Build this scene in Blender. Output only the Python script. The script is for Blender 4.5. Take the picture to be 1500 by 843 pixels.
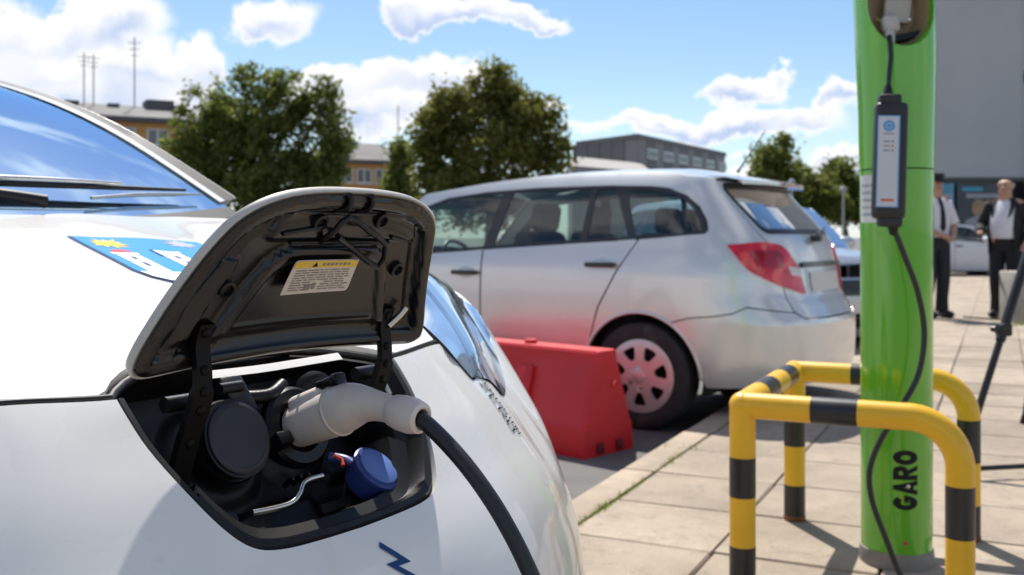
import bpy, bmesh, math, random
import numpy as np
from mathutils import Vector, Matrix
from mathutils.geometry import delaunay_2d_cdt
R = math.radians
random.seed(7)
sc = bpy.context.scene
for o in list(bpy.data.objects):
    bpy.data.objects.remove(o)
COL = sc.collection

# ------------------------------------------------------------------ camera
cam = bpy.data.cameras.new('camera')
cam.sensor_width = 36.0
cam.lens = 36.0
cam.shift_y = -0.049
cam.clip_start = 0.05
cam.clip_end = 3000
cam.dof.use_dof = True
cam.dof.focus_distance = 1.02
cam.dof.aperture_fstop = 9.0
camo = bpy.data.objects.new('camera', cam)
camo.location = (0, 0, 1.12)
camo.rotation_euler = (R(90), 0, 0)
COL.objects.link(camo)
sc.camera = camo

# ------------------------------------------------------------------ sky and sun
SUN_EL = R(55)
SUN_AZ = math.atan2(-.2, 1.0)          # direction to the sun, from +Y towards +X
sdir = Vector((math.sin(SUN_AZ) * math.cos(SUN_EL), math.cos(SUN_AZ) * math.cos(SUN_EL), math.sin(SUN_EL)))
sun = bpy.data.lights.new('sun', 'SUN')
sun.energy = 5.0
sun.angle = R(.53)
sun.color = (1.0, .95, .87)
suno = bpy.data.objects.new('sun', sun)
suno.rotation_euler = (-sdir).to_track_quat('-Z', 'Y').to_euler()
suno.location = (0, 0, 30)
COL.objects.link(suno)

world = bpy.data.worlds.new('World')
sc.world = world
world.use_nodes = True
world.cycles.sampling_method = 'MANUAL'
world.cycles.sample_map_resolution = 512
wn = world.node_tree
wn.nodes.clear()


class NT:
    """tiny helper for node graphs"""
    def __init__(s, tree):
        s.t = tree

    def n(s, typ, ins=None, **kw):
        nd = s.t.nodes.new(typ)
        for k, v in kw.items():
            setattr(nd, k, v)
        for k, v in (ins or {}).items():
            if isinstance(v, tuple) and len(v) == 2 and hasattr(v[0], 'outputs'):
                s.t.links.new(v[0].outputs[v[1]], nd.inputs[k])
            elif hasattr(v, 'outputs'):
                s.t.links.new(v.outputs[0], nd.inputs[k])
            else:
                nd.inputs[k].default_value = v
        return nd

    def m(s, op, a, b=None, c=None, clamp=False):
        ins = {0: a}
        if b is not None: ins[1] = b
        if c is not None: ins[2] = c
        return s.n('ShaderNodeMath', ins, operation=op, use_clamp=clamp)

    def vm(s, op, a, b=None, c=None):
        ins = {0: a}
        if b is not None: ins[1] = b
        if c is not None: ins[2] = c
        return s.n('ShaderNodeVectorMath', ins, operation=op)

    def step(s, v, lo, hi, a=0., b=1.):
        return s.n('ShaderNodeMapRange', {0: v, 1: lo, 2: hi, 3: a, 4: b}, interpolation_type='SMOOTHSTEP')

    def mix(s, f, a, b):
        nd = s.t.nodes.new('ShaderNodeMix')
        nd.data_type = 'RGBA'
        for i, v in ((0, f), (6, a), (7, b)):
            if hasattr(v, 'outputs'):
                o = v.outputs[2] if v.bl_idname == 'ShaderNodeMix' else v.outputs[0]
                s.t.links.new(o, nd.inputs[i])
            elif isinstance(v, tuple) and len(v) == 2 and hasattr(v[0], 'outputs'):
                s.t.links.new(v[0].outputs[v[1]], nd.inputs[i])
            else:
                nd.inputs[i].default_value = v
        return nd


def build_world():
    g = NT(wn)
    sky = g.n('ShaderNodeTexSky', sky_type='NISHITA', sun_disc=False)
    sky.sun_elevation = SUN_EL
    sky.sun_rotation = SUN_AZ
    sky.air_density = 1.0
    sky.dust_density = .35
    sky.ozone_density = 2.2
    tc = g.n('ShaderNodeTexCoord')
    D = g.vm('NORMALIZE', tc)
    sep = g.n('ShaderNodeSeparateXYZ', {0: D})
    yy = g.m('MAXIMUM', (sep, 1), .06)
    u = g.m('DIVIDE', (sep, 0), yy)
    v = g.m('DIVIDE', (sep, 2), yy)
    uv = g.n('ShaderNodeCombineXYZ', {0: u, 1: v, 2: 0.0})
    nz1 = g.n('ShaderNodeTexNoise', {'Vector': uv, 'Scale': 11.0, 'Detail': 5.0, 'Roughness': .62})
    nzc = g.vm('SUBTRACT', (nz1, 1), (.5, .5, .5))
    wob = g.vm('MULTIPLY_ADD', nzc, (.115, .095, 0), uv)
    # cloud bodies: centre and radii as slopes seen from the parking place
    blobs = [(30, 50, 130, 66), (165, 25, 95, 48), (70, 120, 150, 44), (200, 100, 110, 44), (295, 85, 40, 50), (400, 18, 72, 36),
             (520, 120, 62, 30), (600, 108, 84, 32), (690, 112, 60, 28), (560, 165, 150, 45), (690, 28, 105, 22), (790, 30, 48, 20),
             (620, 5, 56, 30), (1100, 138, 56, 21), (1130, 114, 32, 16), (920, 186, 90, 22),
             (1050, 190, 100, 22), (1160, 182, 90, 26), (1235, 145, 40, 24), (1270, 245, 90, 30), (1090, 243, 50, 14), (150, 150, 190, 30),
             (800, 158, 34, 18)]
    acc = None
    vert = None
    for (px, py, rx, ry) in blobs:
        cx, cy = (px - 750) / 1500, (348 - py) / 1500
        sx, sy = 1500 / (rx * 1.28), 1500 / (ry * 1.28)
        p = g.vm('MULTIPLY_ADD', wob, (sx, sy, 0), (-cx * sx, -cy * sy, 0))
        ln = g.n('ShaderNodeVectorMath', {0: p}, operation='LENGTH')
        d = g.m('SUBTRACT', 1.0, (ln, 1))
        d = g.m('MAXIMUM', d, 0.0)
        py_ = g.n('ShaderNodeSeparateXYZ', {0: p})
        acc = d if acc is None else g.m('ADD', acc, d)
        w = g.m('MULTIPLY', d, (py_, 1))
        vert = w if vert is None else g.m('ADD', vert, w)
    front = g.m('MULTIPLY_ADD', (nz1, 0), 1.15, g.m('SUBTRACT', acc, .57))
    crest = g.m('DIVIDE', vert, g.m('MAXIMUM', acc, .05))
    nz2 = g.n('ShaderNodeTexNoise', {'Vector': g.vm('MULTIPLY_ADD', D, (1, 1, 1.7), (11.4, .3, 1.1)), 'Scale': 3.1, 'Detail': 4.0, 'Roughness': .58})
    around = g.m('MULTIPLY_ADD', (nz2, 0), 2.6, -1.12)
    tt = g.step((sep, 1), .35, .6)
    side = g.step(g.m('ABSOLUTE', u), .6, .85, 1.0, 0.0)
    high = g.step(v, .30, .45, 1.0, 0.0)
    tt = g.m('MULTIPLY', g.m('MULTIPLY', tt, side), high)
    dens = g.n('ShaderNodeMix', {0: tt, 2: around, 3: front}, data_type='FLOAT')
    alpha = g.step(dens, .17, .50)
    # shading: crests white, thick lower parts bluish
    up = g.vm('ADD', uv, (-.012, .035, 0))
    nz3 = g.n('ShaderNodeTexNoise', {'Vector': up, 'Scale': 11.0, 'Detail': 2.0, 'Roughness': .55})
    thick = g.step(dens, .30, .70)
    lowr = g.step((nz3, 0), .36, .60)
    under = g.step(crest, -.35, .25, 1.0, 0.12)
    under = g.n('ShaderNodeMix', {0: tt, 2: .55, 3: under}, data_type='FLOAT')
    shade = g.m('MULTIPLY', g.m('MULTIPLY', thick, under), g.m('MULTIPLY_ADD', lowr, .55, .45))
    ccol = g.mix(shade, (8.0, 7.95, 7.9, 1), (3.9, 4.8, 6.7, 1))
    # pale summer haze near the skyline
    hz = g.step((sep, 2), 0.0, .16, .40, 0.0)
    hs = g.n('ShaderNodeHueSaturation', {'Color': sky, 'Saturation': 1.12, 'Value': .94})
    skc = g.mix(hz, hs, (5.8, 7.4, 9.8, 1))
    fin = g.mix(alpha, skc, ccol)
    bg = g.n('ShaderNodeBackground', {'Color': (fin, 2), 'Strength': .1})
    out = g.n('ShaderNodeOutputWorld')
    wn.links.new(bg.outputs[0], out.inputs[0])


build_world()
sc.view_settings.view_transform = 'Standard'
sc.view_settings.look = 'None'
sc.view_settings.gamma = 1.0
sc.view_settings.use_curve_mapping = False
sc.view_settings.exposure = 0.45
sc.render.resolution_x = 1024
sc.render.resolution_y = 575
sc.render.engine = 'CYCLES'

# ------------------------------------------------------------------ materials
MATS = {}


def mat(name, col, rough=.5, metal=0., coat=0., var=.08, vscale=6., bump=0., bscale=60., spec=.5, trans=0., dirt=None, dscale=2., emit=None, sss=0., ior=None, col2=None):
    """principled material with procedural tone variation, optional dirt patches and fine relief"""
    if name in MATS: return MATS[name]
    m = bpy.data.materials.new(name)
    m.use_nodes = True
    t = m.node_tree
    t.nodes.clear()
    g = NT(t)
    out = g.n('ShaderNodeOutputMaterial')
    b = g.n('ShaderNodeBsdfPrincipled')
    tc = g.n('ShaderNodeTexCoord')
    nz = g.n('ShaderNodeTexNoise', {'Vector': (tc, 3), 'Scale': vscale, 'Detail': 5.0, 'Roughness': .6})
    c2 = col2 or tuple(min(1, c * (1 + var)) for c in col)
    c1 = tuple(c * (1 - var) for c in col)
    mx = g.mix(g.step((nz, 0), .3, .7), c1 + (1,), tuple(c2) + (1,))
    if dirt:
        dn = g.n('ShaderNodeTexNoise', {'Vector': (tc, 3), 'Scale': dscale, 'Detail': 8.0, 'Roughness': .7})
        mx = g.mix(g.step((dn, 0), dirt[1], dirt[1] + .12, 0, dirt[2]), mx, tuple(dirt[0]) + (1,))
    t.links.new(mx.outputs[2], b.inputs['Base Color'])
    rn = g.m('MULTIPLY_ADD', (nz, 0), rough * .3, rough * .85)
    t.links.new(rn.outputs[0], b.inputs['Roughness'])
    b.inputs['Metallic'].default_value = metal
    b.inputs['Coat Weight'].default_value = coat
    b.inputs['Coat Roughness'].default_value = .04
    b.inputs['Specular IOR Level'].default_value = spec
    b.inputs['Transmission Weight'].default_value = trans
    if ior: b.inputs['IOR'].default_value = ior
    if sss:
        b.inputs['Subsurface Weight'].default_value = sss
        b.inputs['Subsurface Radius'].default_value = (.01, .006, .004)
    if bump:
        bn = g.n('ShaderNodeTexNoise', {'Vector': (tc, 3), 'Scale': bscale, 'Detail': 4.0})
        bp = g.n('ShaderNodeBump', {'Height': (bn, 0), 'Strength': bump, 'Distance': .01})
        t.links.new(bp.outputs[0], b.inputs['Normal'])
    if emit:
        b.inputs['Emission Color'].default_value = tuple(emit[0]) + (1,)
        b.inputs['Emission Strength'].default_value = emit[1]
    t.links.new(b.outputs[0], out.inputs[0])
    MATS[name] = m
    return m


def glass_mat(name, tint, refl=.1, rough=.01, f0=1.5, gcol=(1, 1, 1)):
    if name in MATS: return MATS[name]
    m = bpy.data.materials.new(name)
    m.use_nodes = True
    t = m.node_tree
    t.nodes.clear()
    g = NT(t)
    out = g.n('ShaderNodeOutputMaterial')
    tr = g.n('ShaderNodeBsdfTransparent', {'Color': tuple(tint) + (1,)})
    gl = g.n('ShaderNodeBsdfGlossy', {'Color': tuple(gcol) + (1,), 'Roughness': rough})
    fr = g.n('ShaderNodeFresnel', {'IOR': f0})
    fa = g.m('ADD', fr, refl, clamp=True)
    mx = g.n('ShaderNodeMixShader', {0: fa, 1: tr, 2: gl})
    t.links.new(mx.outputs[0], out.inputs[0])
    MATS[name] = m
    return m


def leaf_mat(name, c1, c2, transl=.35):
    if name in MATS: return MATS[name]
    m = bpy.data.materials.new(name)
    m.use_nodes = True
    t = m.node_tree
    t.nodes.clear()
    g = NT(t)
    out = g.n('ShaderNodeOutputMaterial')
    geo = g.n('ShaderNodeNewGeometry')
    mx = g.mix((geo, 'Random Per Island'), c1 + (1,), c2 + (1,))
    b = g.n('ShaderNodeBsdfPrincipled', {'Roughness': .55, 'Specular IOR Level': .35})
    t.links.new(mx.outputs[2], b.inputs['Base Color'])
    tl = g.n('ShaderNodeBsdfTranslucent')
    t.links.new(mx.outputs[2], tl.inputs['Color'])
    ms = g.n('ShaderNodeMixShader', {0: transl, 1: b, 2: tl})
    t.links.new(ms.outputs[0], out.inputs[0])
    MATS[name] = m
    return m


WHITE = mat('white_paint', (.80, .775, .725), .28, coat=.8, var=.012, vscale=3)
SILVER = mat('silver_paint', (.70, .695, .68), .30, metal=.5, coat=.9, var=.03, vscale=3, dirt=((.45, .42, .38), .62, .25), dscale=3)
SILVER2 = mat('grey_silver_paint', (.48, .49, .51), .33, metal=.6, coat=.9, var=.03)
BLACKP = mat('black_plastic', (.005, .005, .0055), .33, spec=.35, var=.25, vscale=25, bump=.05, bscale=400)
TRAYP = mat('tray_plastic', (.004, .004, .0042), .40, var=.3, vscale=20, spec=.28, dirt=((.022, .020, .017), .64, .5), dscale=14)
LINER = mat('liner_plastic', (.006, .0056, .005), .24, var=.25, vscale=12, bump=.04, bscale=500, dirt=((.03, .026, .02), .64, .4), dscale=9)
RUBBER = mat('rubber', (.007, .007, .0075), .5, var=.25, vscale=30, spec=.35)
TYRE = mat('tyre_rubber', (.018, .018, .019), .75, var=.3, vscale=20, dirt=((.07, .065, .06), .55, .5), dscale=6)
DARK = mat('dark_cavity', (.01, .01, .01), .8, var=.2)
CREAM = mat('cream_plastic', (.68, .60, .53), .38, var=.03, vscale=30, sss=.1, dirt=((.42, .35, .28), .66, .35), dscale=25)
BLUECAP = mat('blue_cap_plastic', (.032, .050, .20), .4, var=.1, vscale=30)
GREYCAP = mat('grey_cap_rubber', (.028, .029, .034), .55, var=.12, vscale=40)
STEEL = mat('steel', (.62, .60, .57), .25, metal=1., var=.1)
CHROME = mat('chrome', (.78, .78, .8), .1, metal=1., var=.02)
BLUEDEC = mat('navy_decal', (.02, .07, .20), .75, spec=.15, var=.05)
SKYDEC = mat('sky_blue_decal', (.02, .25, .56), .75, spec=.15, var=.03)
YELDEC = mat('yellow_decal', (.72, .55, .08), .75, spec=.15, var=.06)
REDDEC = mat('red_decal', (.60, .05, .08), .75, spec=.15, var=.05)
WHITEDEC = mat('white_decal', (.82, .82, .84), .75, spec=.15, var=.02)
GREYDEC = mat('grey_decal', (.36, .38, .44), .75, spec=.15, var=.05)
BLACKDEC = mat('black_decal', (.02, .02, .022), .75, spec=.15, var=.1)
LABELM = mat('label_paper', (.62, .55, .47), .5, var=.05, vscale=90)
LABELY = mat('label_yellow', (.75, .50, .04), .5, var=.08, vscale=60)
LABELT = mat('label_print', (.22, .19, .17), .5, var=.3, vscale=120)
GREEN = mat('green_lacquer', (.115, .43, .014), .22, coat=.7, var=.05, vscale=3, dirt=((.10, .22, .03), .66, .35), dscale=7)
BRONZE = mat('recess_bronze', (.32, .22, .12), .5, var=.2, vscale=12)
YELLOW = mat('yellow_enamel', (.78, .43, .006), .42, var=.06, vscale=8, coat=.2, dirt=((.22, .07, .02), .665, .9), dscale=13)
BLKENAMEL = mat('black_enamel', (.007, .007, .009), .4, var=.3, vscale=14, coat=.2, dirt=((.10, .05, .03), .68, .7), dscale=14)
RUST = mat('rust', (.20, .075, .025), .8, var=.3, vscale=40)
REDPL = mat('red_polyethylene', (.56, .006, .013), .5, var=.08, vscale=5, dirt=((.35, .03, .03), .6, .5), dscale=6, sss=.05)
CONCRETE = mat('concrete', (.36, .34, .30), .85, var=.12, vscale=9, bump=.3, bscale=90)
REDLAMP = mat('red_lamp', (.68, .012, .025), .12, coat=1., var=.2, vscale=20, emit=None)
REDDARK = mat('dark_red_lamp', (.34, .006, .012), .15, coat=1., var=.2)
LAMPWHITE = mat('clear_lamp', (.66, .62, .60), .12, coat=1., var=.1)
GLASS = glass_mat('car_glass', (.60, .72, .68), .03)
WSGLASS = glass_mat('windscreen_glass', (.16, .32, .42), .24, gcol=(.60, .80, 1.0))  # blue of the reflected sky put into the gloss colour
LAMPGL = glass_mat('lamp_glass', (.75, .86, .95), .16)
FABRIC = mat('seat_fabric', (.03, .033, .038), .9, var=.3, vscale=30)
REARGL = glass_mat('rear_glass', (.5, .58, .58), .48)
TRIM = mat('black_trim', (.02, .02, .021), .35, coat=.3, var=.1)

# ------------------------------------------------------------------ mesh helpers
ZOFF = {}


def link(o, parent=None):
    COL.objects.link(o)
    if parent is not None:
        o.parent = parent
        if parent.name in ZOFF: o.location.z = -ZOFF[parent.name]
    return o


def thing(name, label, cat, loc=(0, 0, 0), rz=0, group=None, zoff=0):
    o = bpy.data.objects.new(name, None)
    COL.objects.link(o)
    o.location = loc
    o.rotation_euler = (0, 0, rz)
    o.empty_display_size = .2
    tag(o, label, cat, group)
    if zoff: ZOFF[o.name] = zoff
    return o


def tag(o, label=None, cat=None, group=None, kind=None):
    for k, v in (('label', label), ('category', cat), ('group', group), ('kind', kind)):
        if v: o[k] = v
    return o


def mesh(name, verts, faces, m, parent=None, smooth=False, normals=None, sharp=None):
    me = bpy.data.meshes.new(name)
    me.from_pydata([tuple(v) for v in verts], [], [tuple(f) for f in faces])
    me.materials.append(m)
    if smooth or normals is not None:
        me.polygons.foreach_set('use_smooth', [True] * len(me.polygons))
    me.update()
    if normals is not None:
        me.normals_split_custom_set_from_vertices([tuple(n) for n in normals])
    elif sharp is not None:
        me.set_sharp_from_angle(angle=R(sharp))
    o = bpy.data.objects.new(name, me)
    return link(o, parent)


def bm_obj(name, bm, m, parent=None, smooth=True, sharp=35):
    bmesh.ops.recalc_face_normals(bm, faces=bm.faces)
    me = bpy.data.meshes.new(name)
    bm.to_mesh(me)
    bm.free()
    me.materials.append(m)
    if smooth:
        me.polygons.foreach_set('use_smooth', [True] * len(me.polygons))
        me.set_sharp_from_angle(angle=R(sharp))
    o = bpy.data.objects.new(name, me)
    return link(o, parent)


def bm_box(bm, c, s, bev=0., rot=None, seg=2):
    r = bmesh.ops.create_cube(bm, size=1.0)
    vs = r['verts']
    M = Matrix.Translation(c) @ (rot.to_4x4() if rot else Matrix()) @ Matrix.Diagonal((s[0], s[1], s[2], 1))
    bmesh.ops.transform(bm, matrix=M, verts=vs)
    if bev:
        es = list({e for v in vs for e in v.link_edges})
        bmesh.ops.bevel(bm, geom=es, offset=bev, segments=seg, affect='EDGES', profile=.5)
    return vs


def box(name, c, s, m, parent=None, bev=.005, rot=None, seg=2):
    bm = bmesh.new()
    bm_box(bm, c, s, bev, rot, seg)
    return bm_obj(name, bm, m, parent)


def catmull(pts, n=8, closed=False):
    P = [Vector(p) for p in pts]
    out = []
    N = len(P)
    rng = N if closed else N - 1
    for i in range(rng):
        p1, p2 = P[i], P[(i + 1) % N]
        p0 = P[i - 1] if (i > 0 or closed) else p1 * 2 - p2
        p3 = P[(i + 2) % N] if (i + 2 < N or closed) else p2 * 2 - p1
        for k in range(n):
            t = k / n
            out.append(.5 * ((2 * p1) + (p2 - p0) * t + (2 * p0 - 5 * p1 + 4 * p2 - p3) * t * t + (3 * p1 - p0 - 3 * p2 + p3) * t ** 3))
    if not closed: out.append(P[-1])
    return out


def tube_geo(path, rad, seg=12, cap=True, closed=False, ry=None):
    P = [Vector(p) for p in path]
    N = len(P)
    rs = rad if hasattr(rad, '__len__') else [rad] * N
    verts, faces = [], []
    prev = None
    for i in range(N):
        if closed:
            tg = P[(i + 1) % N] - P[i - 1]
        else:
            tg = P[min(i + 1, N - 1)] - P[max(i - 1, 0)]
        tg.normalize()
        if prev is None:
            a = Vector((0, 0, 1)) if abs(tg.z) < .9 else Vector((1, 0, 0))
            prev = (a - tg * a.dot(tg)).normalized()
        else:
            prev = (prev - tg * prev.dot(tg)).normalized()
        b = tg.cross(prev)
        for k in range(seg):
            an = 2 * math.pi * k / seg
            verts.append(P[i] + prev * math.cos(an) * rs[i] + b * math.sin(an) * rs[i] * (ry or 1))
    for i in range(N if closed else N - 1):
        j = (i + 1) % N
        for k in range(seg):
            k2 = (k + 1) % seg
            faces.append((i * seg + k, i * seg + k2, j * seg + k2, j * seg + k))
    if cap and not closed:
        faces.append(tuple(range(seg))[::-1])
        faces.append(tuple((N - 1) * seg + k for k in range(seg)))
    return verts, faces


def tube(name, path, rad, m, parent=None, seg=12, cap=True, closed=False, smoothn=0, ry=None):
    if smoothn:
        if hasattr(rad, '__len__'):
            rr = []
            for i in range(len(path) - 1):
                for k in range(smoothn): rr.append(rad[i] + (rad[i + 1] - rad[i]) * k / smoothn)
            rr.append(rad[-1])
            rad = rr
        path = catmull(path, smoothn, closed)
    v, f = tube_geo(path, rad, seg, cap, closed, ry)
    return mesh(name, v, f, m, parent, smooth=True, sharp=50)


def merge(parts):
    V, F = [], []
    for v, f in parts:
        k = len(V)
        V += [tuple(p) for p in v]
        F += [tuple(i + k for i in ff) for ff in f]
    return V, F


def lathe_geo(prof, seg=32, M=None):
    """profile of (r, z) turned round local z; M places it"""
    verts, faces = [], []
    for (r, z) in prof:
        for k in range(seg):
            a = 2 * math.pi * k / seg
            p = Vector((r * math.cos(a), r * math.sin(a), z))
            verts.append(M @ p if M else p)
    for i in range(len(prof) - 1):
        for k in range(seg):
            k2 = (k + 1) % seg
            faces.append((i * seg + k, i * seg + k2, (i + 1) * seg + k2, (i + 1) * seg + k))
    if prof[0][0] > 1e-6: faces.append(tuple(range(seg))[::-1])
    if prof[-1][0] > 1e-6: faces.append(tuple((len(prof) - 1) * seg + k for k in range(seg)))
    return verts, faces


def lathe(name, prof, m, parent=None, seg=32, M=None, sharp=35):
    v, f = lathe_geo(prof, seg, M)
    return mesh(name, v, f, m, parent, smooth=True, sharp=sharp)


def axis_matrix(origin, z, xhint=(0, 0, 1)):
    z = Vector(z).normalized()
    x = Vector(xhint)
    x = (x - z * x.dot(z))
    if x.length < 1e-4: x = Vector((1, 0, 0)) - z * z.x
    x.normalize()
    y = z.cross(x)
    M = Matrix((x, y, z)).transposed().to_4x4()
    M.translation = Vector(origin)
    return M


class Crv:
    """monotone cubic curve through points"""
    def __init__(s, pts):
        s.x = [p[0] for p in pts]
        s.y = [p[1] for p in pts]
        n = len(pts)
        d = [(s.y[i + 1] - s.y[i]) / (s.x[i + 1] - s.x[i]) for i in range(n - 1)]
        m = [d[0]] + [0 if d[i - 1] * d[i] <= 0 else 2 * d[i - 1] * d[i] / (d[i - 1] + d[i]) for i in range(1, n - 1)] + [d[-1]]
        s.m = m

    def __call__(s, t):
        x = s.x
        if t <= x[0]: return s.y[0] + (t - x[0]) * s.m[0]
        if t >= x[-1]: return s.y[-1] + (t - x[-1]) * s.m[-1]
        lo = 0
        while x[lo + 1] < t: lo += 1
        h = x[lo + 1] - x[lo]
        k = (t - x[lo]) / h
        return (s.y[lo] * (1 + 2 * k) * (1 - k) ** 2 + s.m[lo] * h * k * (1 - k) ** 2 + s.y[lo + 1] * k * k * (3 - 2 * k) + s.m[lo + 1] * h * k * k * (k - 1))


def fillet(poly, rads, n=6):
    out = []
    N = len(poly)
    for i in range(N):
        p = Vector(poly[i]).to_2d()
        a = Vector(poly[i - 1]).to_2d()
        b = Vector(poly[(i + 1) % N]).to_2d()
        r = rads[i] if hasattr(rads, '__len__') else rads
        if r <= 0:
            out.append((p.x, p.y))
            continue
        da, db = (a - p), (b - p)
        k = min(r, da.length * .48, db.length * .48)
        s, e = p + da.normalized() * k, p + db.normalized() * k
        for j in range(n + 1):
            t = j / n
            q = s * (1 - t) ** 2 + p * 2 * t * (1 - t) + e * t * t
            out.append((q.x, q.y))
    return out


def densify(loop, res):
    out = []
    N = len(loop)
    for i in range(N):
        a, b = loop[i], loop[(i + 1) % N]
        L = math.hypot(b[0] - a[0], b[1] - a[1])
        k = max(1, int(math.ceil(L / res)))
        for j in range(k):
            t = j / k
            out.append((a[0] + (b[0] - a[0]) * t, a[1] + (b[1] - a[1]) * t))
    res2 = [out[0]]
    for p in out[1:]:
        if math.hypot(p[0] - res2[-1][0], p[1] - res2[-1][1]) > 1e-5: res2.append(p)
    if math.hypot(res2[0][0] - res2[-1][0], res2[0][1] - res2[-1][1]) < 1e-5: res2.pop()
    return res2


def inside(pts, loop):
    P = np.asarray(pts)
    L = np.asarray(loop)
    x, y = P[:, 0], P[:, 1]
    r = np.zeros(len(P), bool)
    j = len(L) - 1
    for i in range(len(L)):
        xi, yi, xj, yj = L[i][0], L[i][1], L[j][0], L[j][1]
        if yi != yj:
            c = ((yi > y) != (yj > y)) & (x < (xj - xi) * (y - yi) / (yj - yi) + xi)
            r ^= c
        j = i
    return r


def dist_loop(pts, loop):
    P = np.asarray(pts)
    L = np.asarray(loop)
    d = np.full(len(P), 1e9)
    for i in range(len(L)):
        a, b = L[i], L[(i + 1) % len(L)]
        ab = b - a
        t = np.clip(((P - a) @ ab) / max(ab @ ab, 1e-12), 0, 1)
        d = np.minimum(d, np.linalg.norm(P - (a + t[:, None] * ab), axis=1))
    return d


def offset_loop(loop, d):
    """move a closed loop inwards by d (rough, for small d)"""
    L = [Vector(p).to_2d() for p in loop]
    area = sum(L[i - 1].x * L[i].y - L[i].x * L[i - 1].y for i in range(len(L)))
    s = 1 if area > 0 else -1
    out = []
    N = len(L)
    for i in range(N):
        e1 = (L[i] - L[i - 1])
        e2 = (L[(i + 1) % N] - L[i])
        if e1.length < 1e-9 or e2.length < 1e-9:
            out.append((L[i].x, L[i].y))
            continue
        e1.normalize()
        e2.normalize()
        n1, n2 = Vector((-e1.y, e1.x)) * s, Vector((-e2.y, e2.x)) * s
        b = n1 + n2
        if b.length < 1e-6: b = n1
        b.normalize()
        k = d / max(.5, b.dot(n1))
        q = L[i] + b * k
        out.append((q.x, q.y))
    return out


def tri2d(loops, res):
    """triangulate an outline with holes, with an inner grid; returns 2D points and triangles"""
    ls = [densify(l, res) for l in loops]
    pts = [p for l in ls for p in l]
    edges = []
    k = 0
    for l in ls:
        for i in range(len(l)): edges.append((k + i, k + (i + 1) % len(l)))
        k += len(l)
    A = np.array(ls[0])
    x0, y0 = A.min(0)
    x1, y1 = A.max(0)
    gx = np.arange(x0 + res / 2, x1, res)
    gy = np.arange(y0 + res / 2, y1, res * .9)
    if len(gx) and len(gy):
        G = np.array([(x + (res / 2 if j % 2 else 0), y) for j, y in enumerate(gy) for x in gx])
        ok = inside(G, ls[0])
        for h in ls[1:]: ok &= ~inside(G, h)
        G = G[ok]
        if len(G):
            dm = np.full(len(G), 1e9)
            for l in ls: dm = np.minimum(dm, dist_loop(G, l))
            G = G[dm > res * .45]
            pts = pts + [tuple(p) for p in G]
    ov, oe, of, _, _, _ = delaunay_2d_cdt([Vector(p) for p in pts], edges, [], 0, 1e-7)
    T = np.array([tuple(f) for f in of if len(f) == 3])
    V = np.array([tuple(v) for v in ov])
    c = V[T].mean(1)
    ok = inside(c, ls[0])
    for h in ls[1:]: ok &= ~inside(c, h)
    return V, T[ok], ls


def panel(name, surf, outline, m, parent=None, holes=(), res=.04, off=0., thick=0., out=None, eps=1e-3):
    """a sheet cut to an outline on a curved surface, with turned-in edges. out: a point function giving roughly outward side"""
    V, T, ls = tri2d([outline] + list(holes), res)
    cache = {}

    def nrm(p):
        a = Vector(surf(p[0] - eps, p[1]))
        b = Vector(surf(p[0] + eps, p[1]))
        c = Vector(surf(p[0], p[1] - eps))
        d = Vector(surf(p[0], p[1] + eps))
        n = (b - a).cross(d - c)
        if n.length < 1e-12: n = Vector((0, 0, 1))
        n.normalize()
        return n
    sgn = 1
    if callable(out):
        p = V[len(V) // 2]
        if nrm(p).dot(out(Vector(surf(p[0], p[1])))) < 0: sgn = -1
    verts, norms = [], []
    for p in V:
        n = nrm(p) * sgn
        verts.append(Vector(surf(p[0], p[1])) + n * off)
        norms.append(n)
    faces = []
    for t in T:
        a, b, c = (verts[i] for i in t)
        f = tuple(int(i) for i in t)
        if (b - a).cross(c - a).dot(norms[t[0]]) < 0: f = f[::-1]
        faces.append(f)
    if thick:
        for li, l in enumerate(ls):
            N = len(l)
            P = [Vector(surf(*p)) for p in l]
            Nn = [nrm(p) * sgn for p in l]
            base = len(verts)
            area = sum(l[i - 1][0] * l[i][1] - l[i][0] * l[i - 1][1] for i in range(N))
            for i in range(N):
                tg = P[(i + 1) % N] - P[i - 1]
                tg.normalize()
                rn = tg.cross(Nn[i])
                # side pointing away from material
                c2 = Vector(surf(l[i][0], l[i][1]))
                ins = Vector((-(l[(i + 1) % N][1] - l[i - 1][1]), l[(i + 1) % N][0] - l[i - 1][0]))
                if area < 0: ins = -ins
                if li > 0: ins = -ins
                if ins.length > 0: ins.normalize()
                q = Vector(surf(l[i][0] + ins.x * 1e-3, l[i][1] + ins.y * 1e-3)) - c2
                if rn.dot(q) > 0: rn = -rn
                verts.append(P[i] + Nn[i] * off)
                verts.append(P[i] + Nn[i] * (off - thick))
                norms.append(rn)
                norms.append(rn)
            for i in range(N):
                j = (i + 1) % N
                f = (base + 2 * i, base + 2 * j, base + 2 * j + 1, base + 2 * i + 1)
                a, b, c = verts[f[0]], verts[f[1]], verts[f[3]]
                if (b - a).cross(c - a).dot(norms[f[0]]) < 0: f = f[::-1]
                faces.append(f)
    return mesh(name, verts, faces, m, parent, normals=norms)


def grid(name, rows, m, parent=None, flip=False, close=False):
    n = len(rows[0])
    V = [p for r in rows for p in r]
    F = []
    for i in range(len(rows) - 1):
        for k in range(n - 1 if not close else n):
            k2 = (k + 1) % n
            f = (i * n + k, i * n + k2, (i + 1) * n + k2, (i + 1) * n + k)
            F.append(f[::-1] if flip else f)
    return mesh(name, V, F, m, parent, smooth=True, sharp=40)


def copy_tree(o, parent=None):
    c = o.copy()
    COL.objects.link(c)
    if parent is not None: c.parent = parent
    for ch in list(o.children): copy_tree(ch, c)
    return c

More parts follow.
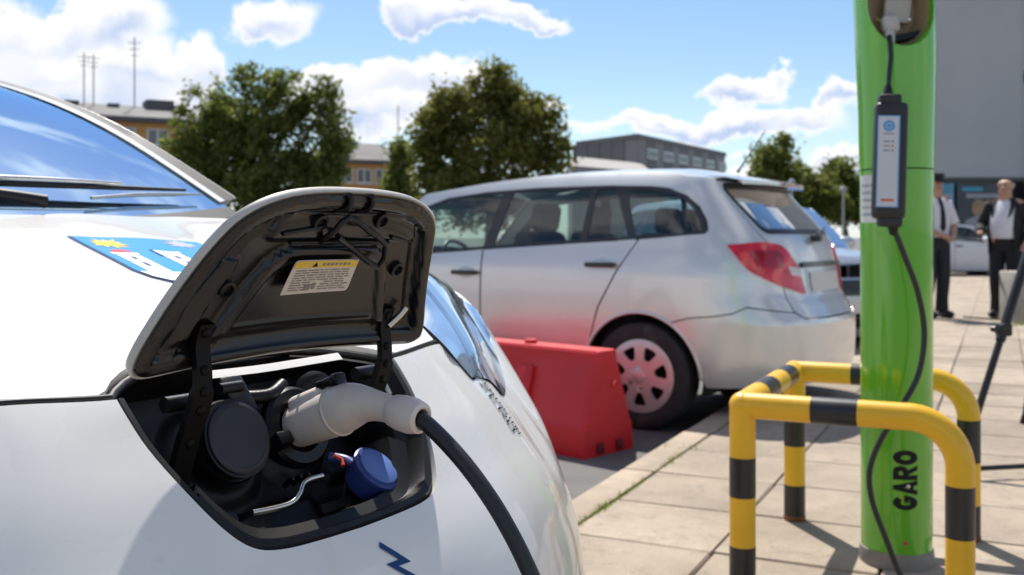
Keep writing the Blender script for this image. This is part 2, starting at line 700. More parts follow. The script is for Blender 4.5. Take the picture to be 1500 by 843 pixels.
# ------------------------------------------------------------------ ground
K0 = Vector((.185, 3.47))            # where the kerb meets the paving
KD = Vector((.43, .903)).normalized()
KR = Vector((KD.y, -KD.x))           # away from the road
PZ = .12                             # pavement level above the road


def kp(a, c, z=PZ):
    p = K0 + KD * a + KR * c
    return (p.x, p.y, z)


def road_material():
    m = bpy.data.materials.new('asphalt')
    m.use_nodes = True
    t = m.node_tree
    t.nodes.clear()
    g = NT(t)
    out = g.n('ShaderNodeOutputMaterial')
    tc = g.n('ShaderNodeTexCoord')
    n1 = g.n('ShaderNodeTexNoise', {'Vector': (tc, 3), 'Scale': 1.3, 'Detail': 8.0, 'Roughness': .65})
    n2 = g.n('ShaderNodeTexNoise', {'Vector': (tc, 3), 'Scale': 140.0, 'Detail': 3.0})
    c = g.mix(g.step((n1, 0), .3, .7), (.075, .072, .070, 1), (.13, .125, .118, 1))
    c = g.mix(g.step((n2, 0), .45, .7, 0, .5), c, (.22, .21, .20, 1))
    bp = g.n('ShaderNodeBump', {'Height': (n2, 0), 'Strength': .5, 'Distance': .006})
    b = g.n('ShaderNodeBsdfPrincipled', {'Base Color': (c, 2), 'Roughness': .85, 'Normal': bp})
    t.links.new(b.outputs[0], out.inputs[0])
    return m


def paving_material(name, joints):
    m = bpy.data.materials.new(name)
    m.use_nodes = True
    t = m.node_tree
    t.nodes.clear()
    g = NT(t)
    out = g.n('ShaderNodeOutputMaterial')
    geo = g.n('ShaderNodeNewGeometry')
    oi = g.n('ShaderNodeObjectInfo')
    pos = (geo, 'Position')
    n1 = g.n('ShaderNodeTexNoise', {'Vector': pos, 'Scale': 1.7, 'Detail': 9.0, 'Roughness': .68})
    n2 = g.n('ShaderNodeTexNoise', {'Vector': pos, 'Scale': 170.0, 'Detail': 3.0})
    n3 = g.n('ShaderNodeTexNoise', {'Vector': pos, 'Scale': 11.0, 'Detail': 6.0, 'Roughness': .7})
    c = g.mix(g.step((n1, 0), .3, .72), (.24, .192, .145, 1), (.38, .308, .235, 1))
    c = g.mix(g.step((n3, 0), .52, .68, 0, .65), c, (.20, .165, .13, 1))
    c = g.mix(g.step((n2, 0), .52, .7, 0, .35), c, (.47, .41, .34, 1))
    c = g.mix(g.step((n2, 0), .28, .42, .3, 0), c, (.20, .17, .14, 1))
    n4 = g.n('ShaderNodeTexNoise', {'Vector': pos, 'Scale': 34.0, 'Detail': 2.0})
    c = g.mix(g.step((n4, 0), .68, .73, 0, .6), c, (.13, .11, .09, 1))
    c = g.mix(g.step((n4, 0), .30, .26, 0, .5), c, (.52, .46, .38, 1))
    hsv = g.n('ShaderNodeHueSaturation', {'Color': (c, 2), 'Value': g.m('MULTIPLY_ADD', (oi, 'Random'), .28, .86)})
    col = (hsv, 0)
    h = (n2, 0)
    if joints:
        rot = g.n('ShaderNodeVectorRotate', {'Vector': g.vm('SUBTRACT', pos, (K0.x, K0.y, 0)), 'Angle': -math.atan2(KD.y, KD.x)}, rotation_type='Z_AXIS')
        sp = g.n('ShaderNodeSeparateXYZ', {0: rot})
        js = []
        for k in (0, 1):
            fr = g.m('FRACT', g.m('DIVIDE', (sp, k), .5))
            d = g.m('ABSOLUTE', g.m('SUBTRACT', fr, .5))
            js.append(g.step(d, .482, .492))
        j = g.m('MAXIMUM', js[0], js[1])
        mx = g.mix(j, (hsv, 0), (.19, .16, .125, 1))
        col = (mx, 2)
    bp = g.n('ShaderNodeBump', {'Height': h, 'Strength': .35, 'Distance': .004})
    b = g.n('ShaderNodeBsdfPrincipled', {'Base Color': col, 'Roughness': .88, 'Normal': bp})
    t.links.new(b.outputs[0], out.inputs[0])
    return m


ASPH = road_material()
PAVE = paving_material('paving_slab', False)
PAVEJ = paving_material('paving_far', True)
SAND = mat('joint_sand', (.22, .18, .138), .95, var=.3, vscale=40, dirt=((.06, .09, .02), .62, .7), dscale=8)

# asphalt of the car park, to the horizon
gx = [-600, -60, -12, 0, 12, 60, 600]
gy = [-300, -20, 0, 6, 14, 60, 1500]
road = mesh('road', [(x, y, 0) for y in gy for x in gx], [(j * 7 + i, j * 7 + i + 1, j * 7 + i + 8, j * 7 + i + 7) for j in range(6) for i in range(6)], ASPH)
tag(road, kind='structure')

# pavement: sunk bed with single slabs near by, jointed sheet further off
A0, A1, C1 = -4.0, 8.0, 4.5
bed = mesh('pavement', [kp(A0, 0, .085), kp(A1, 0, .085), kp(A1, C1, .085), kp(A0, C1, .085)], [(3, 2, 1, 0)], SAND)
tag(bed, kind='structure')


def sheet(name, pts, z, m, parent=None):
    top = [kp(a, c, z) for a, c in pts]
    bot = [kp(a, c, -.02) for a, c in pts]
    n = len(pts)
    o = mesh(name, top + bot, [tuple(range(n))] + [(i, (i + 1) % n, n + (i + 1) % n, n + i) for i in range(n)], m, parent)
    return o


sheet('far_paving', [(A1, 0), (A1, 16), (28, 16), (28, 0)], PZ, PAVEJ, bed)
sheet('side_paving', [(A0, C1), (A0, 16), (A1, 16), (A1, C1)], PZ, PAVEJ, bed)
# level charging bay the white car stands on, reached by the same paving
sheet('bay_paving', [(A0, -7.5), (A0, 0), (-.02, 0), (-.02, -.16), (.62, -7.5)], PZ, PAVEJ, bed)

slab_meshes = []
for k in range(6):
    rnd = random.Random(k)
    bm = bmesh.new()
    bm_box(bm, (0, 0, -.02), (.4955, .4955, .04), .004 + .002 * (k % 3), seg=1)
    for v in bm.verts:
        v.co.x += rnd.uniform(-.0025, .0025)
        v.co.y += rnd.uniform(-.0025, .0025)
        v.co.z += rnd.uniform(-.001, .001)
    me = bpy.data.meshes.new('paving_slab')
    bm.to_mesh(me)
    bm.free()
    me.materials.append(PAVE)
    slab_meshes.append(me)
na, nc = int((A1 - A0) / .5), int(C1 / .5)
rs = random.Random(3)
for i in range(na):
    for j in range(nc):
        o = bpy.data.objects.new('paving_slab', rs.choice(slab_meshes))
        p = kp(A0 + .25 + .5 * i, .25 + .5 * j, PZ + rs.uniform(-.003, .002))
        o.location = p
        o.rotation_euler = (rs.uniform(-.006, .006), rs.uniform(-.006, .006), math.atan2(KD.y, KD.x) + rs.uniform(-.006, .006))
        o.parent = bed
        COL.objects.link(o)

# kerb stones
kerb = mesh('kerb', [kp(-.02, -.15, -.01), kp(28, -.15, -.01), kp(28, 0, -.01), kp(-.02, 0, -.01)], [(0, 1, 2, 3)], SAND)
tag(kerb, kind='structure')
KERBM = mat('kerb_stone', (.35, .28, .21), .85, var=.16, vscale=5, bump=.3, bscale=120, dirt=((.25, .21, .17), .58, .5), dscale=6)
for i in range(28):
    bm = bmesh.new()
    bm_box(bm, (0, 0, 0), (.988, .143, .17), .012, seg=2)
    o = bm_obj('kerb_stone', bm, KERBM, kerb)
    p = kp(i + .5, -.077, PZ - .085 + rs.uniform(-.003, .003))
    o.location = p
    o.rotation_euler.z = math.atan2(KD.y, KD.x) + rs.uniform(-.004, .004)
for i in range(7):       # the bay's edge
    bm = bmesh.new()
    bm_box(bm, (0, 0, 0), (.988, .143, .17), .012, seg=2)
    o = bm_obj('kerb_stone', bm, KERBM, kerb)
    a, c = -.02 + .64 * (i + .5) / 7.34 * 1., -.16 - (i + .5)
    p = kp(a + .07, c, PZ - .083)
    o.location = p
    o.rotation_euler.z = math.atan2(KD.y, KD.x) + R(90) - math.atan(.64 / 7.34) * -1 * -1

# grass in the joint between kerb and slabs
gv, gf = [], []
rg = random.Random(11)
for k in range(900):
    a = rg.choice([rg.uniform(-.2, 2.4), rg.gauss(.12, .06), rg.gauss(.62, .12), rg.gauss(1.25, .10), rg.gauss(.35, .05)])
    c = rg.gauss(.0, .006)
    if k % 7 == 0:
        a, c = rg.gauss(1.52, .035), rg.uniform(-.14, .05)
    if k % 12 == 0:
        a, c = rg.gauss(.02, .03), rg.uniform(-.1, .02)
    x, y, z = kp(a, c, PZ - .015)
    hh = rg.uniform(.012, .034)
    an = rg.uniform(0, 6.28)
    dx, dy = math.cos(an) * .004, math.sin(an) * .004
    lx, ly = rg.gauss(0, .012), rg.gauss(0, .012)
    b = len(gv)
    gv += [(x - dx, y - dy, z), (x + dx, y + dy, z), (x + lx, y + ly, z + hh)]
    gf.append((b, b + 1, b + 2))
GRASS = leaf_mat('grass_blades', (.16, .22, .035), (.26, .30, .06))
gr = mesh('grass', gv, gf, GRASS)
tag(gr, 'thin green grass growing in the joint along the kerb', 'grass', kind='stuff')


# ------------------------------------------------------------------ car body surface
class Wrap:
    """closed plan curve at every height: q = -x along the straight side, then arc length round the corners"""
    def __init__(s, xfs, xf, nf, xrs, xr, nr, b):
        s.xfs, s.xf, s.xrs, s.xr, s.b = xfs, xf, xrs, xr, b
        s.tf, s.LF = s.table(nf, xf(.5) - xfs, b(.5))
        s.tr, s.LR = s.table(nr, xrs - xr(.5), b(.5))
        s.qf = -xfs - s.LF      # front centre
        s.qr = -xrs + s.LR      # rear centre

    @staticmethod
    def table(n, a, b):
        pts = []
        for i in range(801):
            ph = math.pi / 2 * i / 800
            pts.append((math.sin(ph) ** (2 / n), math.cos(ph) ** (2 / n)))
        L = [0]
        for i in range(800):
            L.append(L[-1] + math.hypot((pts[i + 1][0] - pts[i][0]) * a, (pts[i + 1][1] - pts[i][1]) * b))
        T = L[-1]
        xs = np.array([l / T for l in L])
        c = np.array(pts)
        return (xs, c[:, 0], c[:, 1]), T

    def P(s, q, z):
        b = s.b(z)
        sg = 1
        if q < -s.xfs:
            t = (-s.xfs - q) / s.LF
            if t > 1: t, sg = 2 - t, -1
            cx, cy = np.interp(t, s.tf[0], s.tf[1]), np.interp(t, s.tf[0], s.tf[2])
            return Vector((s.xfs + (s.xf(z) - s.xfs) * cx, sg * b * cy, z))
        if q > -s.xrs:
            t = (q + s.xrs) / s.LR
            if t > 1: t, sg = 2 - t, -1
            cx, cy = np.interp(t, s.tr[0], s.tr[1]), np.interp(t, s.tr[0], s.tr[2])
            return Vector((s.xrs - (s.xrs - s.xr(z)) * cx, sg * b * cy, z))
        return Vector((-q, b, z))

    def q_of_x(s, x, z):
        """left-side q of a point with this x"""
        if x > s.xfs:
            k = (x - s.xfs) / (s.xf(z) - s.xfs)
            return -s.xfs - s.LF * float(np.interp(min(k, 1), s.tf[1], s.tf[0]))
        if x < s.xrs:
            k = (s.xrs - x) / (s.xrs - s.xr(z))
            return -s.xrs + s.LR * float(np.interp(min(k, 1), s.tr[1], s.tr[0]))
        return -x


def mirror_mesh(o, name=None):
    """mirrored copy of a part to the other side of the car"""
    me = o.data.copy()
    co = np.empty(len(me.vertices) * 3)
    me.vertices.foreach_get('co', co)
    co = co.reshape(-1, 3)
    co[:, 1] *= -1
    nn = np.empty(len(me.loops) * 3, dtype=np.float32)
    me.corner_normals.foreach_get('vector', nn)
    nn = nn.reshape(-1, 3)
    nn[:, 1] *= -1
    faces = [tuple(p.vertices)[::-1] for p in me.polygons]
    vn = np.zeros((len(co), 3))
    for l, n in zip(me.loops, nn): vn[l.vertex_index] = n
    sm = len(me.polygons) and me.polygons[0].use_smooth
    c = mesh(name or o.name.split('.')[0], co, faces, o.data.materials[0], o.parent, smooth=sm, normals=vn if sm else None)
    bpy.data.meshes.remove(me)
    return c


def wheel(parent, x, y, r, side, hub, spokes=7, rimr=.215, rimm=None):
    """tyre with a hub cap as its sub-part; side +1 = outer face towards +y"""
    M = axis_matrix((x, y, r), (0, side, 0))
    w = .09
    prof = [(rimr * .96, -w), (r * .9, -w), (r * .97, -w * .85), (r, -w * .6), (r, w * .6), (r * .97, w * .85), (r * .9, w * .97), (r * .80, w), (rimr * 1.0, w * .93), (rimr * .96, w * .7)]
    v, f = lathe_geo(prof, 40, M)
    ty = mesh('tyre', v, f[:-2], TYRE, parent, smooth=True, sharp=40)
    if hub is None: return ty
    holes = []
    for k in range(spokes):
        a0 = 2 * math.pi * (k + .5) / spokes
        hw = math.pi / spokes * .60
        pl = []
        for (rr, da) in ((rimr * .46, -hw * .62), (rimr * .46, hw * .62), (rimr * .83, hw), (rimr * .83, -hw)):
            pl.append((rr * math.cos(a0 + da), rr * math.sin(a0 + da)))
        holes.append(fillet(pl, rimr * .13, 4))
    outl = [(rimr * math.cos(2 * math.pi * k / 48), rimr * math.sin(2 * math.pi * k / 48)) for k in range(48)]

    def sf(px, py):
        rr = math.hypot(px, py) / rimr
        an = math.atan2(py, px)
        rib = .006 * (abs(((an * spokes / (2 * math.pi)) % 1) - .5) < .06) * (.3 < rr < .95)
        z = w * .93 + .012 * (1 - rr * rr) - .02 * max(0, rr - .9) * 5 * .3 - rib
        if rr < .22: z += .006
        return M @ Vector((px, py, z))
    hc = panel('hubcap', sf, outl, hub, ty, holes=holes, res=rimr * .09, thick=.018, out=lambda p: Vector((0, side, 0)))
    v, f = lathe_geo([(rimr * .98, w * .45), (0.001, w * .45)], 32, M)
    mesh('rim', v, f, DARK, ty)
    v, f = lathe_geo([(rimr * .20, w * 1.0), (rimr * .20, w * 1.12), (rimr * .17, w * 1.16), (0.001, w * 1.17)], 24, M)
    mesh('hub_boss', v, f, hub, ty, smooth=True, sharp=40)
    return ty


# ------------------------------------------------------------------ estate car (used for the parked silver cars)
def estate_car(name, label, loc, rz, paint, cat='car', group=None, res=.05, plate='rear', detail=True, hub=None, zs=1.0):
    T = thing(name, label, cat, loc, rz, group)
    hub = hub or MATS['hub_silver']
    b = Crv([(.18, .74), (.30, .79), (.50, .82), (.72, .828), (.90, .822), (1.02, .80), (1.10, .775), (1.25, .722), (1.40, .662), (1.48, .615), (1.56, .54)])
    xf = Crv([(.18, 3.18), (.30, 3.27), (.45, 3.31), (.60, 3.31), (.75, 3.26), (.86, 3.14), (.95, 2.98), (1.05, 2.75)])
    xr = Crv([(.2, -.84), (.32, -.91), (.45, -.93), (.62, -.93), (.72, -.885), (.80, -.84), (.95, -.815), (1.08, -.78), (1.14, -.75), (1.25, -.66), (1.40, -.52), (1.48, -.46), (1.56, -.39)])
    W = Wrap(2.3, xf, 2.7, -.10, xr, 3.0, b)
    S = W.P
    c0 = Vector((1.1, 0, .8))
    outw = lambda p: Vector((0 if -.6 < p.x < 2.8 else (p.x - 1.1), p.y, 0))
    belt = Crv([(-.5, 1.14), (-.4, 1.135), (0, 1.112), (1.0, 1.05), (1.6, 1.012), (2.2, .985)])
    ze = Crv([(-2.0, 1.385), (-1.62, 1.425), (-1.25, 1.475), (-.8, 1.508), (-.4, 1.520), (0, 1.512), (.3, 1.485), (.6, 1.464), (W.qr, 1.455)])      # roof edge by q
    zft = Crv([(W.qf, .86), (-3.1, .90), (-2.7, .95), (-2.2, .99), (-2.0, 1.0)])

    def X(x, z):
        return (W.q_of_x(x, z), z)
    # day-light opening
    dlo = [X(x, belt(x) + .005) for x in (1.98, 1.6, 1.2, .8, .4, 0, -.3)] + [X(-.375, 1.138), X(-.392, 1.16), X(-.375, 1.22), X(-.32, 1.30), X(-.235, 1.365), X(-.13, 1.405), X(0, 1.425),
           X(.3, 1.437), X(.8, 1.436), X(1.2, 1.418), X(1.5, 1.385), X(1.66, 1.335), X(1.85, 1.17)]
    arcR = [(W.q_of_x(.372 * math.cos(a), .4), .315 + .372 * math.sin(a)) for a in [math.pi * k / 24 for k in range(25)]]
    arcR = [(-.372 * math.cos(math.pi * k / 24), .315 + .372 * math.sin(math.pi * k / 24)) for k in range(25)]   # by q=-x, from front to rear
    arcR = [(W.q_of_x(-q, z), z) for q, z in arcR]
    gapC = [X(.02, 1.108), X(.148, .911), X(.263, .705), X(.345, .545)]
    hatch_q = W.qr - .53
    hatch = [(W.qr - .80, 1.453), (W.qr - .74, 1.30), (W.qr - .665, 1.14), (W.qr - .625, 1.09), (W.qr - .555, .95), (hatch_q - .01, .70)]
    seam = [(hatch_q - .01, .70), X(-.62, .735), X(-.55, .70), X(-.45, .682), X(-.31, .668), X(-.21, .640)]
    # ---- body side behind and above the doors (one pressing from windscreen pillar to tail)
    arc_q = [p for p in arcR if p[1] > .33]
    up = [i for i in arc_q if i[0] <= W.q_of_x(-.31, .67) and i[1] > .33]
    quarter = []
    quarter += [X(2.2, .995), X(1.95, 1.21), (-1.7, ze(-1.7))] + [(q, ze(q)) for q in (-1.5, -1.2, -.8, -.4, 0, .2, .36)] + [h for h in hatch if True]
    quarter[-len(hatch)] = (W.qr - .80, ze(W.qr - .8))
    quarter += seam[1:]
    quarter += [p for p in reversed(arc_q) if p[0] < .205]
    quarter = [p for p in quarter]
    # up the door shut line and round the window opening
    quarter += [(gapC[3][0] + .0, gapC[3][1])] if False else []
    quarter += list(reversed(gapC))[1:]
    quarter += dlo[6:]           # rear, top, front of the opening
    quarter += [dlo[0]]
    q1 = panel('body_side', S, quarter, paint, T, res=res, thick=.02, out=outw)
    mirror_mesh(q1)
    # ---- doors
    g = .006
    zb = .245
    rd = [X(.372 + g * 2, .33), X(.263 + g * 2, .705), X(.148 + g * 2, .911), X(.02 + g * 2, 1.104)] + [X(x, belt(x) - .002) for x in (.3, .6, .9)] + [X(1.125 - g, belt(1.125) - .002), X(1.125 - g, zb), X(.40, zb)]
    d = panel('rear_door', S, rd, paint, T, res=res, thick=.015, out=outw)
    d2 = mirror_mesh(d)
    fd = [X(1.125 + g, zb), X(1.125 + g, belt(1.125) - .002)] + [X(x, belt(x) - .002) for x in (1.5, 1.8)] + [X(2.08, belt(2.08) - .002), X(2.10, .6), X(2.02, zb)]
    e = panel('front_door', S, fd, paint, T, res=res, thick=.015, out=outw)
    e2 = mirror_mesh(e)
    # handles, side rubbing line
    for (x, z, dr, dr2, nm) in ((.25, .958, d, d2, 'handle'), (1.24, .895, e, e2, 'handle')):
        for dd, sg in ((dr, 1), (dr2, -1)):
            yb = b(z)
            bm = bmesh.new()
            bm_box(bm, (x, sg * (yb + .028), z), (.20, .022, .03), .009, seg=2)
            bm_box(bm, (x - .085, sg * (yb + .012), z), (.022, .03, .024), .004)
            bm_box(bm, (x + .085, sg * (yb + .012), z), (.022, .03, .024), .004)
            bm_obj(nm, bm, TRIM, dd)
            bm = bmesh.new()
            bmesh.ops.create_uvsphere(bm, u_segments=20, v_segments=10, radius=1, matrix=Matrix.Translation((x, sg * (yb - .001), z - .005)) @ Matrix.Diagonal((.075, .004, .042, 1)))
            bm_obj('handle_cup', bm, SILVER2, dd)
    for x0, x1, dr, dr2 in ((.40, 1.10, d, d2), (1.15, 2.0, e, e2)):
        cr = panel('side_crease', S, [(-x1, .415), (-x0, .43), (-x0, .422), (-x1, .407)], SILVER2, dr, res=.1, off=.002, out=outw)
        c2 = mirror_mesh(cr)
        c2.parent = dr2
    # ---- front wing, bumpers
    arcF = [(-2.46 - .372 * math.cos(math.pi * k / 24), .315 + .372 * math.sin(math.pi * k / 24)) for k in range(25)]
    arcF = [p for p in arcF if p[1] > .33]
    arcF = [X(-p[0], p[1]) for p in arcF]
    zfb = .62
    qh = W.qf + .50
    wing = [X(2.10 + .008, .6), X(2.085, belt(2.08) - .004), X(2.2, .985)] + [(q, zft(q)) for q in (-2.4, -2.7, -2.95)] + [(qh - .25, zft(qh - .25) + .0), (qh - .22, .80), (qh - .27, zfb + .02)]
    wing = sorted(wing[:3], key=lambda p: p[1]) + wing[3:]
    wing = [X(2.03, zb), X(2.108, .6), X(2.09, belt(2.08) - .004), X(2.2, .985)] + [(q, zft(q)) for q in np.linspace(-2.35, qh + .22, 7)] + [(qh + .20, .78), (qh + .25, zfb + .01)]
    wing += [p for p in arcF if p[0] < W.q_of_x(2.46 - .372, .3) + 1 and p[1] > .33 and not (p[1] < zfb and p[0] < -2.5)]
    wing += [X(2.08, zb)]
    wg = panel('front_wing', S, wing, paint, T, res=res, thick=.015, out=outw)
    mirror_mesh(wg)
    fa = [p for p in arcF if p[1] < zfb and p[0] < -2.5]
    fb_left = sorted(fa, key=lambda p: p[1])
    qm = lambda q: 2 * W.qf - q
    fbo = [(qh + .25, zfb)] + [(q, zfb + .0) for q in (qh + .0, W.qf + .3)] + [(W.qf + .25, .76), (qm(W.qf + .25), .76), (qm(W.qf + .3), zfb), (qm(qh), zfb), (qm(qh + .25), zfb)]
    fbo += [(qm(p[0]), p[1]) for p in reversed(fb_left)] + [(qm(fb_left[0][0]), .22)] + [(fb_left[0][0], .22)] + fb_left
    grille = fillet([(W.qf + .42, .30), (W.qf + .38, .44), (qm(W.qf + .38), .44), (qm(W.qf + .42), .30)], .04)
    upper = fillet([(W.qf + .30, .60), (W.qf + .33, .73), (qm(W.qf + .33), .73), (qm(W.qf + .30), .60)], .03)
    upper = [(min(W.qf + .26, max(qm(W.qf + .26), p[0])), min(p[1], .74)) for p in upper]
    fb = panel('front_bumper', S, fbo, paint, T, res=res, thick=.02, holes=[grille], out=outw)
    panel('lower_grille', S, offset_loop(grille, -.01), DARK, fb, res=.06, off=-.03, out=outw)
    panel('upper_grille', S, upper, TRIM, T, res=.06, off=.012, thick=.02, out=outw)
    for zz in (.34, .385):
        panel('grille_bar', S, [(W.qf + .40, zz), (W.qf + .40, zz + .014), (qm(W.qf + .40), zz + .014), (qm(W.qf + .40), zz)], TRIM, fb, res=.06, off=-.012, thick=.01, out=outw)
    hl = fillet([(W.qf + .34, .66), (W.qf + .32, .80), (W.qf + .55, .87), (qh + .33, .90), (qh + .24, .74)], .03)
    h1 = panel('headlamp', S, hl, LAMPWHITE, T, res=.05, off=.008, thick=.03, out=outw)
    mirror_mesh(h1)
    h2 = panel('headlamp_reflector', S, fillet([(W.qf + .38, .69), (W.qf + .38, .80), (W.qf + .52, .83), (W.qf + .55, .70)], .03), CHROME, h1, res=.04, off=.011, thick=.004, out=outw)
    mirror_mesh(h2)
    # rear bumper runs round the tail
    qrm = lambda q: 2 * W.qr - q
    low = [p for p in arcR if p[0] > 0 and p[1] < .69 and p[1] > .30]
    ra = [p for p in low if p[0] >= .215]
    ra = sorted(ra, key=lambda p: -p[1])
    rb = [X(-.21, .632), X(-.31, .661), X(-.45, .675), X(-.55, .692), X(-.62, .727), (hatch_q - .012, .692), (hatch_q + .05, .66), (W.qr - .2, .655)]
    rbo = rb + [(qrm(p[0]), p[1]) for p in reversed(rb)] + [(qrm(p[0]), p[1]) for p in ra] + [(qrm(X(-.40, .27)[0]), .275), (W.qr + .3, .30), (W.qr - .3, .30), (X(-.40, .27)[0], .275)] + list(reversed(ra))
    bp = panel('rear_bumper', S, rbo, paint, T, res=res, thick=.02, off=.004, out=outw)
    # tailgate with its window
    tg = [(p[0] + .008, p[1]) for p in hatch]
    tg[0] = (W.qr - .792, 1.448)
    tg = tg[:-1] + [(hatch_q + .0, .705), (hatch_q + .06, .668), (W.qr - .2, .664)]
    tgo = tg + [(qrm(p[0]), p[1]) for p in reversed(tg)]
    rw = fillet([(W.qr - .755, 1.425), (W.qr - .615, 1.15), (qrm(W.qr - .615), 1.15), (qrm(W.qr - .755), 1.425)], .05)
    tgp = panel('tailgate', S, tgo, paint, T, holes=[rw], res=res, thick=.02, out=outw)
    panel('rear_window', S, offset_loop(rw, -.008), REARGL, tgp, res=.06, off=-.006, out=outw)
    fr = panel('window_seal', S, offset_loop(rw, -.012), TRIM, tgp, holes=[offset_loop(rw, .018)], res=.05, off=.002, thick=.004, out=outw)
    # plate in its recess
    pr = fillet([(W.qr - .30, .79), (W.qr - .30, .935), (W.qr + .30, .935), (W.qr + .30, .79)], .02)
    panel('plate_recess', S, pr, SILVER2, tgp, res=.08, off=.003, thick=.003, out=outw)
    panel('number_plate', S, [(W.qr - .26, .805), (W.qr - .26, .915), (W.qr + .26, .915), (W.qr + .26, .805)], mat('plate_white', (.62, .60, .56), .4, var=.04), tgp, res=.08, off=.010, thick=.006, out=outw)
    panel('tailgate_trim', S, fillet([(W.qr - .36, .945), (W.qr - .36, .975), (W.qr + .36, .975), (W.qr + .36, .945)], .01), CHROME if not detail else TRIM, tgp, res=.08, off=.02, thick=.02, out=outw)
    # wiper
    p1, p2 = W.P(W.qr - .05, 1.115), W.P(W.qr - .02, 1.16)
    box('wiper_boss', p1 + Vector((-.03, 0, 0)), (.06, .06, .045), TRIM, tgp, .012)
    pts = [W.P(W.qr - .05 + .33 * t, 1.125 + .05 * t) + Vector((-.035, 0, .012)) for t in (0, .3, .6, 1)]
    tube('wiper_arm', pts, [.012, .010, .008, .006], TRIM, tgp, seg=8)
    # tail lamps: dark red, red and clear fields
    hq = hatch_q
    tl = fillet([X(-.50, 1.075), (hq - .12, 1.092), (hq + .03, 1.07), (hq + .13, .96), (hq + .185, .80), (hq + .17, .795), (hq - .04, .845), X(-.615, .93)], [.01, .06, .05, .04, .01, .01, .08, .06])
    L1 = panel('tail_lamp', S, tl, REDLAMP, T, res=.035, off=.010, thick=.02, out=outw)
    f1 = panel('reverse_lamp', S, fillet([(hq + .035, .955), (hq + .12, .945), (hq + .145, .895), (hq + .055, .905)], .01), LAMPWHITE, L1, res=.04, off=.0125, thick=.003, out=outw)
    f2 = panel('brake_lamp', S, fillet([X(-.60, 1.045), (hq + .0, 1.04), (hq - .0, .94), X(-.66, .95)], .03), REDDARK, L1, res=.04, off=.0122, thick=.003, out=outw)
    L2 = mirror_mesh(L1)
    for f in (f1, f2):
        k = mirror_mesh(f)
        k.parent = L2
    # ---- roof
    rows = []
    for q in list(np.linspace(-1.7, W.qr - .86, 22)) + list(np.linspace(W.qr - .82, W.qr - .02, 16)):
        p = W.P(q, ze(q) - .001)
        r = []
        for k in range(17):
            t = -1 + 2 * k / 16
            s = math.sin(t * math.pi / 2)
            r.append(Vector((p.x + .05 * (1 - s * s) * (q < -1.55) * 0, p.y * s, p.z + .045 * (p.y / .6) ** 2 * (1 - abs(s) ** 2.4) * min(1, .35 + (q + 1.7) * .9))))
        rows.append(r)
    rf = grid('roof', rows, paint, T)
    # roof spoiler over the tailgate
    srow = []
    for q in np.linspace(W.qr - .74, W.qr + .74, 27):
        p = W.P(q, 1.45)
        i = Vector((1, 0, 0))
        srow.append([p + i * .13 + Vector((0, 0, .045)), p + i * .02 + Vector((0, 0, .032)), p - i * .125 + Vector((0, 0, .0)), p - i * .125 + Vector((0, 0, -.022)), p + i * .02 + Vector((0, 0, -.012))])
    sp = grid('spoiler', srow, paint, T)
    tube('brake_light', [W.P(W.qr - .15, 1.44) + Vector((-.13, 0, .0)), W.P(W.qr + .15, 1.44) + Vector((-.13, 0, .0))], .008, REDDARK, sp, seg=8)
    pr = W.P(W.qr, 1.5)
    tube('aerial', [(-.28, 0, 1.53), (-.30, 0, 1.56), (-.46, 0, 1.78)], [.012, .006, .003], TRIM, rf, seg=8)
    # ---- glass and its surround
    pil = lambda x: X(x, 1.2)[0]
    panes = []
    rear = [p for p in dlo]
    zt = Crv([(-.392, 1.16), (-.375, 1.22), (-.32, 1.30), (-.235, 1.365), (-.13, 1.405), (0, 1.425), (.3, 1.437), (.8, 1.436), (1.2, 1.418), (1.5, 1.385), (1.66, 1.335), (1.85, 1.17), (1.98, 1.02)])

    def pane(x0b, x1b, x0t, x1t, n=5):
        lo = [X(x0b + (x1b - x0b) * k / n, belt(x0b + (x1b - x0b) * k / n) + .022) for k in range(n + 1)]
        hi = [X(x1t + (x0t - x1t) * k / n, zt(x1t + (x0t - x1t) * k / n) - .02) for k in range(n + 1)]
        return lo + hi
    panes.append(fillet(pane(.42, 1.05, .405, .98), .012, 2))
    panes.append(fillet(pane(.10, .375, .235, .365), .012, 2))
    panes.append(fillet(pane(1.13, 1.90, 1.06, 1.60), .012, 2))
    panes.append([X(.05, belt(.05) + .022), X(.12, 1.30), X(.15, 1.40), X(.05, 1.408), X(-.10, 1.39), X(-.21, 1.35), X(-.29, 1.285), X(-.34, 1.21), X(-.357, 1.165), X(-.34, 1.155)])
    fr = panel('window_surround', S, dlo, TRIM, T, holes=panes, res=.05, off=-.004, thick=.01, out=outw)
    mirror_mesh(fr)
    for p in panes:
        o = panel('side_window', S, offset_loop(p, -.004), GLASS, T, res=.08, off=-.008, out=outw)
        mirror_mesh(o)
    # windscreen and bonnet
    rows = []
    for k in range(9):
        t = k / 8
        pa, pb = W.P(-1.7, ze(-1.7)), W.P(-2.2, .99)
        p = pa.lerp(pb, t)
        r = []
        for j in range(13):
            s = math.sin((-1 + j / 6) * math.pi / 2)
            bul = (1 - s * s)
            r.append(Vector((p.x + bul * (.05 + .16 * t), p.y * s * .985, p.z + bul * .055 * (1 - t) + .02 * math.sin(t * math.pi))))
        rows.append(r)
    grid('windscreen', rows, GLASS, T)
    rows = []
